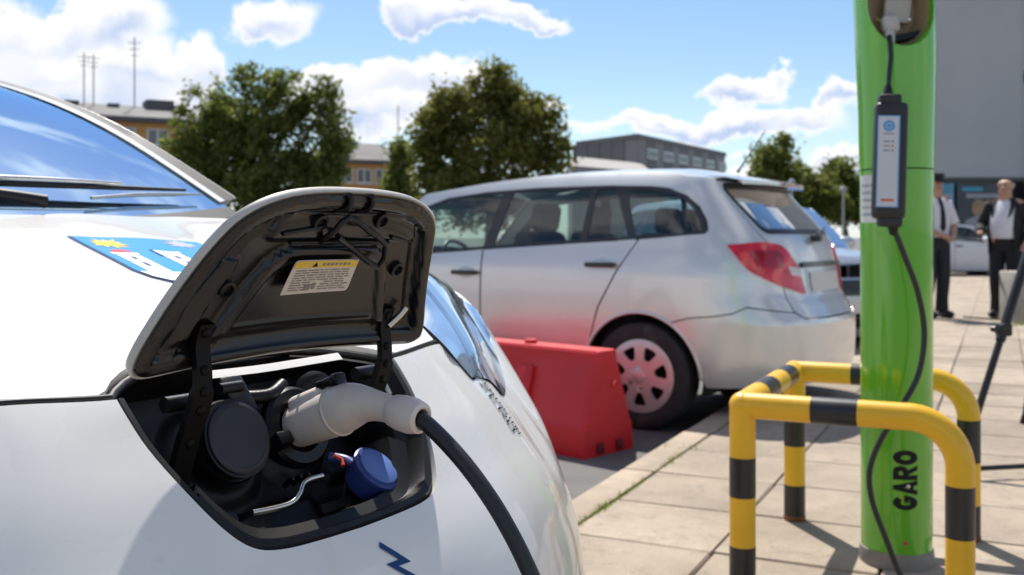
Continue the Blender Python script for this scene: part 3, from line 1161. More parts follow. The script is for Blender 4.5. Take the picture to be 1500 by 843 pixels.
    for q in np.linspace(-2.2, W.qf + .02, 26):
        p = W.P(q, zft(q) + .001)
        r = []
        for j in range(13):
            s = math.sin((-1 + j / 6) * math.pi / 2)
            bul = (1 - abs(s) ** 2.5)
            r.append(Vector((p.x + (.20 * (1 - s * s) if q > -2.21 else 0) * max(0, 1 - (-2.2 - q) / .5), p.y * s, p.z + bul * .07 * min(1, p.y / .5) ** 1.5)))
        rows.append(r)
    grid('bonnet', rows, paint, T)
    # door mirrors
    for sg in (1, -1):
        bm = bmesh.new()
        bmesh.ops.create_uvsphere(bm, u_segments=20, v_segments=12, radius=1, matrix=Matrix.Translation((1.88, sg * .93, 1.06)) @ Matrix.Diagonal((.07, .11, .075, 1)))
        mi = bm_obj('door_mirror', bm, paint, T)
        tube('mirror_foot', [(1.9, sg * .78, 1.0), (1.89, sg * .87, 1.03)], .025, TRIM, mi, seg=8)
    # inner dark shell: sills, wheel housings, floor
    bm = bmesh.new()
    bm_box(bm, (1.22, 0, .30), (1.55, 1.50, .12), .02)
    bm_box(bm, (1.22, 0, .42), (3.9, 1.02, .22), .02)
    bm_obj('underbody', bm, DARK, T)
    for nm, outl in (('inner_side', [X(.36, .30), X(.36, .60), X(0, 1.09), X(.6, 1.06), X(2.1, .97), X(2.1, .30)]), ('inner_side', [X(.36, .60), X(.3, .68), X(0, .75), X(-.3, .70), X(-.42, .66), (W.qr - .05, .66), (W.qr - .05, 1.08), X(-.3, 1.11), X(0, 1.09)])):
        o = panel(nm, S, outl, DARK, T, res=.12, off=-.03, out=outw)
        mirror_mesh(o)
    for x in (0, 2.46):
        for sg in (1, -1):
            rows = []
            for k in range(21):
                a = math.pi * (-.08 + 1.16 * k / 20)
                rows.append([Vector((x + .385 * math.cos(a), sg * yy, .315 + .385 * math.sin(a))) for yy in (.79, .45)])
            grid('wheel_housing', rows, DARK, T)
            wl = wheel(T, x, sg * .725, .315, sg, hub)
    # lips round the arches
    for arc, nm in ((arcR, 'arch_lip'), (arcF, 'arch_lip')):
        pts = [W.P(q, z) + Vector((0, .002, 0)) for q, z in arc]
        o = tube(nm, pts, .011, paint, T, seg=8)
        mirror_mesh(o)
    # cabin
    for (x, y) in ((1.12, .36), (1.12, -.36)):
        bm = bmesh.new()
        bm_box(bm, (x + .2, y, .55), (.52, .5, .2), .06, seg=3)
        bm_box(bm, (x - .1, y, .86), (.16, .48, .62), .06, Matrix.Rotation(R(-14), 3, 'Y'), seg=3)
        bm_box(bm, (x - .2, y, 1.25), (.10, .27, .19), .045, Matrix.Rotation(R(-10), 3, 'Y'), seg=3)
        bm_obj('seat', bm, FABRIC, T)
    bm = bmesh.new()
    bm_box(bm, (.38, 0, .55), (.5, 1.3, .2), .06, seg=3)
    bm_box(bm, (.12, 0, .85), (.16, 1.28, .6), .06, Matrix.Rotation(R(-16), 3, 'Y'), seg=3)
    for y in (.38, 0, -.38): bm_box(bm, (.02, y, 1.22), (.09, .26, .16), .04, seg=3)
    bm_obj('rear_seat', bm, FABRIC, T)
    bm = bmesh.new()
    bm_box(bm, (1.95, 0, .86), (.5, 1.45, .22), .06, seg=3)
    bm_obj('dashboard', bm, FABRIC, T)
    M = axis_matrix((1.62, .36, .93), (-.9, 0, .45))
    ring = [M @ Vector((.185 * math.cos(2 * math.pi * k / 24), .185 * math.sin(2 * math.pi * k / 24), 0)) for k in range(24)]
    tube('steering_wheel', ring, .014, TRIM, T, seg=8, closed=True)
    return T


mat('hub_silver', (.58, .57, .56), .35, metal=.45, var=.05)
SKR = math.atan2(.555, -.83)
estate_car('estate_car', 'silver estate car parked tail-on to the kerb behind the red barrier', (1.191, 6.615, 0), SKR, SILVER, group='cars in the car park', res=.04)


# ------------------------------------------------------------------ white electric car with the open charging flap
LF = thing('electric_car', 'white electric hatchback with its nose charging flap open and plug inserted', 'car', (-.247, 1.09, PZ), math.atan2(-.555, .83), group='cars in the car park', zoff=PZ)


_rise = Crv([(0, 0), (.2, .004), (.3, .010), (.36, .001), (.42, -.012), (.50, -.040), (.60, -.036), (.68, .020), (.76, .066), (.9, .08)])
_hrise = Crv([(0, 0), (.2, .004), (.3, .010), (.45, .014), (.6, .030), (.72, .052), (.8, .068), (.9, .08)])


def rise(y): return _rise(abs(y))


gh = Crv([(0, 0), (.15, .043), (.4, .098), (.65, .147), (.85, .192), (1.05, .236), (1.5, .31)])
BH = .86
xcz = Crv([(.26, .10), (.32, .145), (.40, .185), (.50, .200), (.60, .200), (.68, .189), (.76, .161), (.80, .139), (.847, .104), (.89, .072), (.93, .038), (.955, .016), (.972, 0.0)])
bz = Crv([(.20, .82), (.35, .87), (.6, .905), (.80, .905), (.90, .875), (.972, .845)])
NN = 2.35
LW = Wrap(-.75, xcz, NN, -3.3, lambda z: -4.05 + .0 * z, 3.0, bz)
wz = Crv([(.5, 0), (.62, .05), (.8, .45), (.93, .9), (.972, 1.0)])


def nose(u, zc):
    p = LW.P(LW.qf + abs(u), zc)
    y = p.y if u >= 0 else -p.y
    k = max(0, min(1, wz(zc)))
    ex = gh(min(1.2, -.75 - p.x)) * .93 if p.x < -.75 else 0
    return Vector((p.x, y, zc + k * (rise(y) + ex)))


def xedge(y):
    k = min(abs(y) / BH, .9999)
    return -.75 + .75 * (1 - k ** NN) ** (1 / NN)


def zhood(x, y):
    d = max(-.02, xedge(y) - x)
    return .972 + _hrise(abs(y)) + gh(d) * (1 - .06 * (min(abs(y), .86) / .8) ** 2)


def hoodf(x, y): return Vector((x, y, zhood(x, y)))


outn = lambda p: Vector((p.x + .9, p.y, .5))
# charging bay opening, in (across, height) on the nose
sl = lambda s: .905 - s * .767 - .0   # slope coordinate to height
half = [(.206, .972), (.2035, .955), (.196, .928), (.178, .893), (.155, .859), (.133, .8395), (.105, .8325), (.06, .8305), (0, .830)]
half = [(v.x, v.y) for v in catmull([(u, z, 0) for u, z in half], 4)]
openR = half
openL = [(-u, z) for u, z in reversed(half)][1:]
notch = openR[::-1]
# ---- front bumper skin with the notch for the flap
G = .0035
UB = LW.LF - .25
top_r = [(u, .972 - G) for u in np.linspace(.2075, .335, 5)] + [(.342, .957), (.352, .940), (.363, .924), (.40, .929), (.45, .925), (.54, .916), (.62, .919), (.78, .933), (.92, .950), (1.02, .960)]
arch = []
for k in range(17):
    a = math.pi * (1.0 - k / 16 * .60)
    arch.append((a, k))
lowr = [(1.02, .80), (1.10, .62), (1.12, .50), (1.08, .40), (1.02, .28)]
fas = [(u, z) for u, z in openL] + openR[::-1][0:0]
outl = openR[:] + [(-u, z) for u, z in reversed(openR)][1:]       # right to left round the notch
outl = [(-u, z) for u, z in outl]                                  # left (−u) side first ... +u
outl = [(u, z if z < .9715 else .972 - G) for u, z in outl]
outl = outl + top_r + lowr + [(.5, .27), (0, .265), (-.5, .27)] + [(-u, z) for u, z in reversed(lowr)] + [(-u, z) for u, z in reversed(top_r)]
fascia = panel('front_bumper', nose, outl, WHITE, LF, res=.022, thick=.013, out=outn)

# ---- bonnet
fe = [nose(u, .972) for u in np.linspace(-.33, .33, 41)]
xb = lambda y: -.86 - .12 * (y / .72) ** 2
edge = [(p.x - .004, p.y) for p in fe]
inner = [(-.10, .355), (-.16, .395), (-.24, .455), (-.32, .515), (-.42, .60), (-.50, .66)]
nh = [(-.2065, xedge(.2065) - .004), (-.195, -.022), (-.1765, -.040), (-.155, -.056), (-.130, -.070), (-.09, -.084), (-.04, -.090)]
notchx = nh + [(-y, x) for y, x in reversed(nh)]
edge = [p for p in edge if p[1] < -.209] + [(x, y) for y, x in notchx] + [p for p in edge if p[1] > .209]
ho = edge + inner + [(-.58, .70), (-.80, .728), (xb(.70) + .05, .715)] + [(xb(y) + .05, y) for y in np.linspace(.66, -.66, 23)] + [(xb(.70) + .05, -.715), (-.80, -.728), (-.58, -.70)] + [(x, -y) for x, y in reversed(inner)]
panel('bonnet', hoodf, ho, WHITE, LF, res=.03, thick=.02, out=lambda p: Vector((0, 0, 1)))
for sg in (1, -1):
    tube('bonnet_gap_shade', [nose(sg * u, .9712) + Vector((-.004, 0, -.0012)) for u in np.linspace(.207, .336, 10)], .0030, RUBBER, LF, seg=8)  # added dark tube stands in for the shade in the gap
# ---- front wings: top and side
for sg in (1, -1):
    fr = [(p.x - .004, p.y) for p in (nose(sg * u, .972) for u in np.linspace(1.12, LW.LF, 10))] + [(-1.0, sg * .855), (-1.45, sg * .855)]
    back = [(-1.45, sg * .735), (-.86, sg * .735), (-.80, sg * .734), (-.585, sg * .706), (-.51, sg * .668)]
    panel('wing_top', hoodf, fr + back, WHITE, LF, res=.035, thick=.01, out=lambda p: Vector((0, 0, 1)))
    sd = [(1.03, .80), (1.11, .62), (1.13, .50)]
    ua = LW.LF
    arc = [(ua - .36 * math.cos(math.pi * k / 20), .43 + .36 * math.sin(math.pi * k / 20)) for k in range(21)]
    side = [(1.03, .968), (1.03, .80), (1.09, .64)] + [p for p in arc if p[0] > 1.095 and p[1] > .45] + [(ua + .40, .26), (ua + .62, .26), (ua + .62, .968)]
    side = [(sg * u, z) for u, z in side]
    panel('front_wing', nose, side, WHITE, LF, res=.04, thick=.012, out=lambda p: Vector((0, p.y, 0)))
    dr = [(ua + .627, .26), (ua + 1.55, .26), (ua + 1.55, .968), (ua + .627, .968)]
    panel('front_door', nose, [(sg * u, z) for u, z in dr], WHITE, LF, res=.08, thick=.012, out=lambda p: Vector((0, p.y, 0)))
    arc2 = [(ua + 2.70 - .37 * math.cos(math.pi * k / 20), .43 + .37 * math.sin(math.pi * k / 20)) for k in range(21)]
    rd = [(ua + 1.557, .26)] + [(ua + 2.28, .26)] + [p for p in arc2 if p[1] > .45] + [(ua + 3.1, .30), (LW.qr - LW.qf, .30), (LW.qr - LW.qf, .968), (ua + 1.557, .968)]
    panel('rear_side', nose, [(sg * u, z) for u, z in rd], WHITE, LF, res=.08, thick=.012, out=lambda p: Vector((p.x * .0, p.y, 0)))
    for xx in (-.75, -3.45):
        w_ = wheel(LF, xx, sg * .765, .315, sg, MATS['hub_silver'], spokes=5)
        w_.location.z = 0
        rows = []
        for k in range(19):
            a = math.pi * (-.05 + 1.1 * k / 18)
            rows.append([Vector((xx + .37 * math.cos(a), sg * yy, .43 + .37 * math.sin(a))) for yy in (.83, .45)])
        grid('wheel_housing', rows, DARK, LF)
# ---- cabin: windscreen, pillars, roof, side and rear glass
xt = lambda y: -1.60 - .08 * (y / .6) ** 2
YB, YT = .745, .585


def wscr(y, t):
    yy = y * (YB + (YT - YB) * t)
    x0, x1 = xb(yy / 1.0), xt(yy)
    z0 = 1.168 + .035 * (yy / .72) ** 2
    z1 = 1.55 - .045 * (yy / .6) ** 2
    return Vector((x0 + (x1 - x0) * t, yy, z0 + (z1 - z0) * t + (.030 + .016 * y * y) * math.sin(math.pi * t)))


rows = [[wscr(-1 + 2 * j / 24, t) for j in range(25)] for t in [-.10, -.05] + [k / 12 for k in range(13)]]
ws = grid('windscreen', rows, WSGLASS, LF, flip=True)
# black frit band at its foot and sides
rows = [[wscr(-1 + 2 * j / 24, t) + Vector((.0, 0, .002)) for j in range(25)] for t in (-.10, -.08, -.05)]
grid('windscreen_seal', rows, RUBBER, ws, flip=True)
ARMP = mat('pillar_black', (.008, .008, .009), .55, var=.1, spec=.25)
for sg in (1, -1):
    path = [wscr(sg * 1.0, t) for t in np.linspace(-.03, 1.0, 12)]
    rows = []
    rows2 = []
    rows3 = []
    for i, p in enumerate(path):
        t = i / 11
        w_ = .05 + .02 * (1 - t)
        rows.append([p + Vector((.004, sg * -.012, .004)), p + Vector((-.006, sg * .010, .008))])
        rows2.append([p + Vector((-.006, sg * .010, .008)), p + Vector((-.02, sg * w_ * .8, .014)), p + Vector((-.045, sg * (w_ * 1.0), .010))])
        rows3.append([p + Vector((-.043, sg * (w_ * .98), .012)), p + Vector((-.055, sg * w_ * 1.15, .020)), p + Vector((-.09, sg * w_ * 1.22, .0)), p + Vector((-.11, sg * w_ * 1.2, -.04))])
    grid('windscreen_moulding', rows, LAMPWHITE if False else WHITE, LF)
    a1 = grid('screen_pillar', rows2, ARMP, LF)
    grid('pillar_cover', rows3, WHITE, LF)
    # side glass and roof rail
    gl = [Vector((-1.0, sg * .84, 1.12)), Vector((-1.75, sg * .65, 1.42)), Vector((-2.4, sg * .64, 1.49)), Vector((-3.3, sg * .62, 1.44)), Vector((-3.75, sg * .68, 1.18)), Vector((-3.4, sg * .84, 1.14)), Vector((-2.2, sg * .85, 1.12))]
    bot = [Vector((-1.08, sg * .845, 1.12)), Vector((-1.7, sg * .855, 1.13)), Vector((-2.4, sg * .855, 1.14)), Vector((-3.3, sg * .84, 1.15)), Vector((-3.75, sg * .76, 1.17))]
    topp = [Vector((-1.12, sg * .80, 1.17)), Vector((-1.8, sg * .64, 1.42)), Vector((-2.4, sg * .64, 1.48)), Vector((-3.3, sg * .62, 1.45)), Vector((-3.72, sg * .60, 1.36))]
    bot, topp = catmull(bot, 5), catmull(topp, 5)
    rows = [[b_.lerp(t_, k / 6) + Vector((0, sg * .03 * math.sin(math.pi * k / 6), 0)) for b_, t_ in zip(bot, topp)] for k in range(7)]
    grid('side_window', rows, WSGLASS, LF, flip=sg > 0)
    tube('belt_moulding', [p + Vector((0, sg * .004, -.004)) for p in bot], .012, TRIM, LF, seg=8)
    # mirrors
    bm = bmesh.new()
    bmesh.ops.create_uvsphere(bm, u_segments=20, v_segments=12, radius=1, matrix=Matrix.Translation((-1.62, sg * .98, 1.10)) @ Matrix.Diagonal((.08, .12, .08, 1)))
    mi = bm_obj('door_mirror', bm, WHITE, LF)
    tube('mirror_foot', [(-1.62, sg * .84, 1.06), (-1.62, sg * .93, 1.08)], .025, TRIM, mi, seg=8)
rows = []
for k in range(17):
    t = k / 16
    x = -1.60 - 2.2 * t
    ze_ = 1.505 + .03 * math.sin(math.pi * t) - .07 * t * t
    r = []
    hw = .60 + .05 * math.sin(math.pi * min(1, t * 2)) - .03 * t
    for j in range(15):
        s = math.sin((-1 + j / 7) * math.pi / 2)
        r.append(Vector((x + (0 if k else .08 * (1 - s * s) - .08), hw * s, ze_ + .05 * (1 - abs(s) ** 2.2))))
    rows.append(r)
grid('roof', rows, WHITE, LF)
rows = [[Vector((-3.8 - .27 * t, y * (.60 + .08 * t), 1.42 - .05 * (y * y) - .30 * t)) for y in np.linspace(-1, 1, 9)] for t in (0, .5, 1)]
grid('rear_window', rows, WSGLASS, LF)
rows = [[Vector((x, y, z)) for y in (-.8, -.4, 0, .4, .8)] for x, z in ((-4.05, 1.12), (-4.06, .9), (-4.05, .6), (-4.0, .3))]
grid('tailgate', rows, WHITE, LF)
bm = bmesh.new()
bm_box(bm, (-2.1, 0, .34), (2.2, 1.55, .14), .03)
bm_box(bm, (-2.0, 0, .52), (3.8, 1.0, .2), .03)
bm_obj('underbody', bm, DARK, LF)
bm = bmesh.new()
bm_box(bm, (-1.30, 0, 1.10), (.6, 1.34, .10), .04, Matrix.Rotation(R(4), 3, 'Y'))
bm_obj('dashboard', bm, FABRIC, LF)
for y in (.37, -.37):
    bm = bmesh.new()
    bm_box(bm, (-2.15, y, .75), (.5, .5, .2), .06, seg=3)
    bm_box(bm, (-2.42, y, 1.03), (.16, .48, .55), .06, Matrix.Rotation(R(-14), 3, 'Y'), seg=3)
    bm_box(bm, (-2.52, y, 1.34), (.1, .26, .16), .04, seg=3)
    bm_obj('seat', bm, FABRIC, LF)
# rear bulkhead closes the nose off below the bonnet
rows = [[Vector((-.30, y, z)) for y in np.linspace(-.6, .6, 5)] for z in (.35, .7, .93)]
grid('bulkhead', rows, DARK, LF)
# wipers
def wip(pts, name='wiper'):
    P = [hoodf(*p[:2]) + Vector((0, 0, p[2])) for p in pts]
    return P


ya = wscr(.30, .06)
w0 = [wscr(s, t) + Vector((.012, 0, .016)) for s, t in ((-.35, .055), (.05, .060), (.40, .055), (.62, .040), (.86, .018))]
wa = tube('wiper_blade', w0, [.005, .007, .007, .005, .003], RUBBER, LF, seg=8, smoothn=5)
w1 = [p + Vector((.006, 0, .008)) for p in w0[:4]]
tube('wiper_arm', w1, [.006, .006, .005, .003], STEEL, wa, seg=8, smoothn=5)
w2 = [wscr(s, t) + Vector((.03, 0, .012)) for s, t in ((.34, -.005), (.25, .02), (.12, .045))]
tube('wiper_pivot', w2, [.012, .010, .008], RUBBER, wa, seg=8, smoothn=4)
w3 = [wscr(s, t) + Vector((.014, 0, .010)) for s, t in ((.50, .012), (.66, .02), (.80, .014), (.92, .006))]
wb = tube('wiper_blade', w3, [.003, .004, .004, .002], STEEL, LF, seg=8, smoothn=4)
rows = [[hoodf(xb(y) + .05 - dx, y) + Vector((0, 0, -.014)) for y in np.linspace(-.7, .7, 21)] for dx in (-.02, .03, .07)]
grid('cowl', rows, TRIM, LF)

# ---- headlamps: raised leaf shapes over the wing corner, reflected sky painted into the lens blue
for sg in (1, -1):
    m3 = lambda v: Vector((v[0], sg * v[1], v[2]))
    Tp = nose(.361, .926)
    Ii = catmull([Tp, nose(.351, .942), nose(.340, .970), hoodf(-.16, .395), hoodf(-.32, .515), hoodf(-.50, .66)], 6)
    Cc = catmull([Tp, Vector((-.043, .418, .957)), Vector((-.142, .498, 1.006)), Vector((-.257, .595, 1.045)), Vector((-.38, .69, 1.075)), hoodf(-.52, .72)], 6)
    Oo = catmull([Tp, nose(.45, .927), nose(.54, .918), nose(.70, .926), nose(.88, .944), nose(1.12, .964)], 6)

    def lampf(a, b_):
        k = a * (len(Ii) - 1)
        i = min(int(k), len(Ii) - 2)
        f = k - i
        P0, Pc, P1 = Ii[i].lerp(Ii[i + 1], f), Cc[i].lerp(Cc[i + 1], f), Oo[i].lerp(Oo[i + 1], f)
        t = (b_ + 1) / 2
        c_ = .42
        return m3(P0 * ((t - c_) * (t - 1) / c_) + Pc * (t * (t - 1) / (c_ * (c_ - 1))) + P1 * (t * (t - c_) / (1 - c_)) + Vector((.001, .001, .002)))
    rows = [[lampf(a, b_) for b_ in np.linspace(-1, 1, 13)] for a in np.linspace(0, 1, 25)]
    for _ in range(14):       # even the lens out, its rim held
        new = [r[:] for r in rows]
        for i_ in range(1, 24):
            for k_ in range(1, 12):
                new[i_][k_] = rows[i_][k_] * .4 + (rows[i_ - 1][k_] + rows[i_ + 1][k_] + rows[i_][k_ - 1] + rows[i_][k_ + 1]) * .15
        rows = new
    hl = grid('headlamp', rows, mat('lamp_lens', (.42, .55, .72), .06, metal=.7, coat=1., var=.25, vscale=7) if True else LAMPGL, LF, flip=sg < 0)
    for k0, k1, a0, a1 in ((3, 4, 3, 20), (7, 8, 5, 18)):
        grid('lamp_chrome', [[r[k0] + Vector((.003, sg * .001, .003)), r[k1] + Vector((.003, sg * .001, .003))] for r in rows[a0:a1]], CHROME, hl, flip=sg < 0)

# ---- badge plate and plate holder on the bumper
ph = thing if False else None
bm = bmesh.new()
bm_box(bm, (.200, 0, .665), (.016, .53, .12), .004)
pl = bm_obj('plate_holder', bm, TRIM, LF)
tube('plate_rim', [(.208, -.262, .715), (.210, 0, .720), (.208, .262, .715)], .005, STEEL, pl, seg=8)
bm = bmesh.new()
bm_box(bm, (.2105, 0, .663), (.006, .50, .10), .003)
bm_obj('number_plate', bm, MATS['plate_white'], pl)

# ---- painted marks
def decal(name, surf, poly, m, off, parent=LF, res=.02, out_=outn):
    return panel(name, surf, poly, m, parent, res=res, off=off, out=out_)


# lightning line below the bay
def stroke(pts, w):
    L = []
    Rr = []
    for i, p in enumerate(pts):
        a = Vector(pts[max(i - 1, 0)])
        b_ = Vector(pts[min(i + 1, len(pts) - 1)])
        d_ = (b_ - a).normalized()
        if 0 < i < len(pts) - 1:
            d1 = (Vector(pts[i]) - a).normalized()
            d2 = (b_ - Vector(pts[i])).normalized()
            n_ = Vector((-(d1 + d2).y, (d1 + d2).x))
            if n_.length < .05: n_ = Vector((-d1.y, d1.x))
            n_.normalize()
            k = 1 / max(.35, abs(n_.dot(Vector((-d1.y, d1.x)))))
        else:
            n_, k = Vector((-d_.y, d_.x)), 1
        L.append(tuple(Vector(p) + n_ * w * k))
        Rr.append(tuple(Vector(p) - n_ * w * k))
    return L + Rr[::-1]


zz = [(.009, .812), (.033, .792), (.014, .7925), (.036, .776), (.010, .742), (.030, .735)]
decal('lightning_mark', nose, stroke(zz, .0028), BLUEDEC, .0012, res=.008)
# lettering on the far corner of the bumper: short strokes of a slanted wordmark
TXT = [('Z', 0), ('E', 1), ('R', 2), ('O', 3), ('E', 0), ('M', 1), ('I', 2), ('S', 3)]
FONT5 = {'Z': [[(0, 1), (1, 1), (0, 0), (1, 0)]], 'E': [[(1, 1), (0, 1), (0, 0), (1, 0)], [(0, .5), (.8, .5)]], 'R': [[(0, 0), (0, 1), (1, 1), (1, .5), (0, .5)], [(.4, .5), (1, 0)]],
         'O': [[(0, 0), (0, 1), (1, 1), (1, 0), (0, 0)]], 'M': [[(0, 0), (0, 1), (.5, .5), (1, 1), (1, 0)]], 'I': [[(.5, 0), (.5, 1)]], 'S': [[(0, 0), (1, 0), (1, .5), (0, .5), (0, 1), (1, 1)]],
         'N': [[(0, 0), (0, 1), (1, 0), (1, 1)]]}


def letters(text, surf, org, du, dv, w, m, parent, name, off=.0012, out_=outn):
    """flat letters made of strokes: org + i*du along, dv up, in the surface's own coordinates"""
    V, F = [], []
    for i, ch in enumerate(text):
        for st in FONT5.get(ch, []):
            for a, b_ in zip(st[:-1], st[1:]):
                qs = []
                for p in (a, b_):
                    qs.append(Vector((org[0] + du[0] * (i + p[0] * .7) + dv[0] * p[1], org[1] + du[1] * (i + p[0] * .7) + dv[1] * p[1])))
                d_ = (qs[1] - qs[0])
                if d_.length < 1e-6: continue
                d_.normalize()
                n_ = Vector((-d_.y, d_.x)) * w
                qs[0] -= d_ * w
                qs[1] += d_ * w
                k = len(V)
                for q in (qs[0] + n_, qs[1] + n_, qs[1] - n_, qs[0] - n_):
                    p = surf(q.x, q.y)
                    e1 = surf(q.x + 1e-3, q.y) - p
                    e2 = surf(q.x, q.y + 1e-3) - p
                    n3 = e1.cross(e2).normalized()
                    if n3.dot(out_(p)) < 0: n3 = -n3
                    V.append(p + n3 * off)
                F.append((k, k + 1, k + 2, k + 3))
    return mesh(name, V, F, m, parent)


letters('ZERO', nose, (.383, .921), (.0012, -.0165), (.016, .002), .0011, BLACKDEC, LF, 'bumper_lettering')
letters('EMISSION', nose, (.404, .921), (.0006, -.0085), (.012, .001), .0008, BLACKDEC, LF, 'bumper_lettering')

# city shield on the bonnet
SO, SRt, SDn = Vector((-.655, .173)), Vector((.23, .973)), Vector((.973, -.23))


def shf(a, b_):
    q = SO + SRt * a + SDn * b_
    return hoodf(q.x, q.y)


upz = lambda p: Vector((0, 0, 1))
SW, SH = .215, .40
shape = [(0, 0), (SW, 0), (SW, .25), (SW * .96, .29), (SW * .85, .33), (SW * .68, .365), (SW * .5, .385), (SW * .32, .365), (SW * .15, .33), (SW * .04, .29), (0, .25)]
sh = decal('city_shield', shf, shape, BLUEDEC, .0012, out_=upz)
decal('shield_field', shf, offset_loop(shape, .0045), SKYDEC, .0018, sh, out_=upz)


def sdec(name, poly, m, off=.0023): return decal(name, shf, poly, m, off, sh, res=.02, out_=upz)


for (x0, dx, b0) in ((.020, .034, .135), (.092, .032, .125), (.158, .034, .135)):
    sdec('tower', [(x0 - .004, b0 - .006), (x0 + dx + .004, b0 - .006), (x0 + dx + .004, b0 + .004), (x0 + dx, b0 + .006), (x0 + dx, .30), (x0, .30), (x0, b0 + .006), (x0 - .004, b0 + .004)], WHITEDEC)
    sdec('window_slit', [(x0 + dx * .4, b0 + .025), (x0 + dx * .6, b0 + .025), (x0 + dx * .6, b0 + .045), (x0 + dx * .4, b0 + .045)], BLUEDEC, .0027)
    sdec('window_slit', [(x0 + dx * .4, b0 + .065), (x0 + dx * .6, b0 + .065), (x0 + dx * .6, b0 + .09), (x0 + dx * .4, b0 + .09)], BLUEDEC, .0027)
for (x0, dx, b0) in ((.020, .034, .127), (.158, .034, .127)):
    sdec('dome', [(x0 + dx / 2 + dx * .5 * math.cos(math.pi * k / 10), b0 - .022 * math.sin(math.pi * k / 10)) for k in range(11)], REDDEC)
sdec('pennant', [(.090, .105), (.1, .11), (.125, .128), (.1, .132), (.094, .15), (.090, .15)], WHITEDEC, .0026)
sdec('flag_pole', [(.088, .10), (.091, .10), (.091, .15), (.088, .15)], BLUEDEC, .003)
wl = [(.006, .262), (.03, .262), (.03, .27), (.05, .27), (.05, .262), (.085, .262), (.085, .27), (.125, .27), (.125, .262), (.16, .262), (.16, .27), (.185, .27), (.185, .262), (SW - .006, .262), (SW - .012, .29), (SW * .82, .33), (SW * .5, .376), (SW * .18, .33), (.012, .29)]
sdec('town_wall', wl, WHITEDEC, .0027)
for k, zb_ in enumerate((.28, .295, .31, .325)):
    ins = .014 + .01 * k
    sdec('masonry_line', [(ins, zb_), (SW - ins, zb_), (SW - ins, zb_ + .0016), (ins, zb_ + .0016)], GREYDEC, .0031)
    for q in range(6):
        xx = .03 + .028 * q + .014 * (k % 2)
        if xx < SW - ins: sdec('masonry_line', [(xx, zb_), (xx + .0016, zb_), (xx + .0016, zb_ + .015), (xx, zb_ + .015)], GREYDEC, .0031)
# heraldic beasts above the towers, as loose ragged shapes
rb_ = random.Random(5)
for (cx_, cb_, m_) in ((.042, .055, YELDEC), (.165, .048, GREYDEC)):
    pts = []
    for k in range(22):
        a = 2 * math.pi * k / 22
        rr = (.030 if k % 2 else .017) * rb_.uniform(.8, 1.2)
        pts.append((cx_ + rr * 1.0 * math.cos(a), cb_ + rr * 1.25 * math.sin(a)))
    sdec('heraldic_beast', pts, m_)

# ------------------------------------------------------------------ charging bay behind the opening
TO = Vector((.05, 0, .905))
TD = Vector((.638, 0, -.767))
TN = Vector((.767, 0, .638))


def tp(y, s, dep): return TO + Vector((0, y, 0)) + TD * s - TN * dep


# ring that follows the opening on the nose surface, then steps down into the tray
ringR = half
ring = [(u, z) for u, z in half] + [(-u, z) for u, z in reversed(half[:-1])]
rd_ = densify(ring, .012)
# drop the closing straight along the bonnet edge from the seal path
full = [nose(u, min(z, .9705)) for u, z in ring]
fullp = catmull([tuple(p) for p in full], 5)


def inset(p, k, dep):
    q = p - TO
    y, s = q.y, q.dot(TD)
    n_ = q.dot(TN)
    r = math.hypot(y, s) or 1
    yy = y * (1 - k / max(.05, abs(y) + .0001)) if abs(y) > .05 else y * (1 - k / .2)
    ss = s - k * (1 if s > .03 else 0) * 1.0
    return TO + Vector((0, yy, 0)) + TD * ss + TN * (n_ - dep)


rows = [[inset(p, .001, .006) for p in fullp], [inset(p, .004, .002) for p in fullp], [inset(p, .010, .003) for p in fullp], [inset(p, .014, .010) for p in fullp], [inset(p, .016, .022) for p in fullp]]
seal = grid('bay_seal', rows, RUBBER, LF)
rows = [[inset(p, .015, .020) for p in fullp], [inset(p, .030, .026) for p in fullp], [inset(p, .036, .045) for p in fullp], [inset(p, .046, .085) for p in fullp], [inset(p, .056, .092) for p in fullp]]
tw = grid('bay_tray', rows, TRAYP, LF)


# tray floor: soft stepped relief
sm0 = lambda x: 0 if x <= 0 else 1 if x >= 1 else x * x * (3 - 2 * x)


def floorf(y, s):
    h = 0
    for (cy, cs, r, hh) in ((-.057, -.046, .066, .012), (.050, -.050, .062, .012)):
        d = math.hypot(y - cy, s - cs)
        h = max(h, hh * sm0((r - d) / .022))
    h = max(h, .010 * sm0((.062 - abs(y + .01)) / .02) * sm0((.030 - abs(s - .045)) / .016))
    h = max(h, .008 * sm0((.040 - abs(y - .11)) / .016) * sm0((.04 - abs(s + .02)) / .016))
    h += 0
    return tp(y, s, .085 - h)


fl = panel('bay_floor', floorf, [(-.20, -.13), (.20, -.13), (.19, -.02), (.13, .075), (-.13, .075), (-.19, -.02)], TRAYP, LF, res=.0055, out=lambda p: TN)
# back wall under the bonnet edge
ys = np.linspace(-.22, .22, 15)
rows = [[Vector((-.086, y, zhood(-.086, y) - .018)) for y in ys], [Vector((-.092, y, .965)) for y in ys], [Vector((-.11, y, .93)) for y in ys], [Vector((-.15, y, .84)) for y in ys]]
grid('bay_back', rows, TRAYP, LF)
tube('bonnet_edge_seal', [Vector((x + .004, y, zhood(x, y) - .012)) for y, x in notchx], .005, RUBBER, LF, seg=8)
# white strip added as the sunlit line under the flap
rows = [[Vector((-.030, y, .982 + rise(y))), Vector((-.022, y, .975 + rise(y)))] for y in np.linspace(-.09, .12, 9)]
grid('sunlit_strip', rows, WHITE, LF)
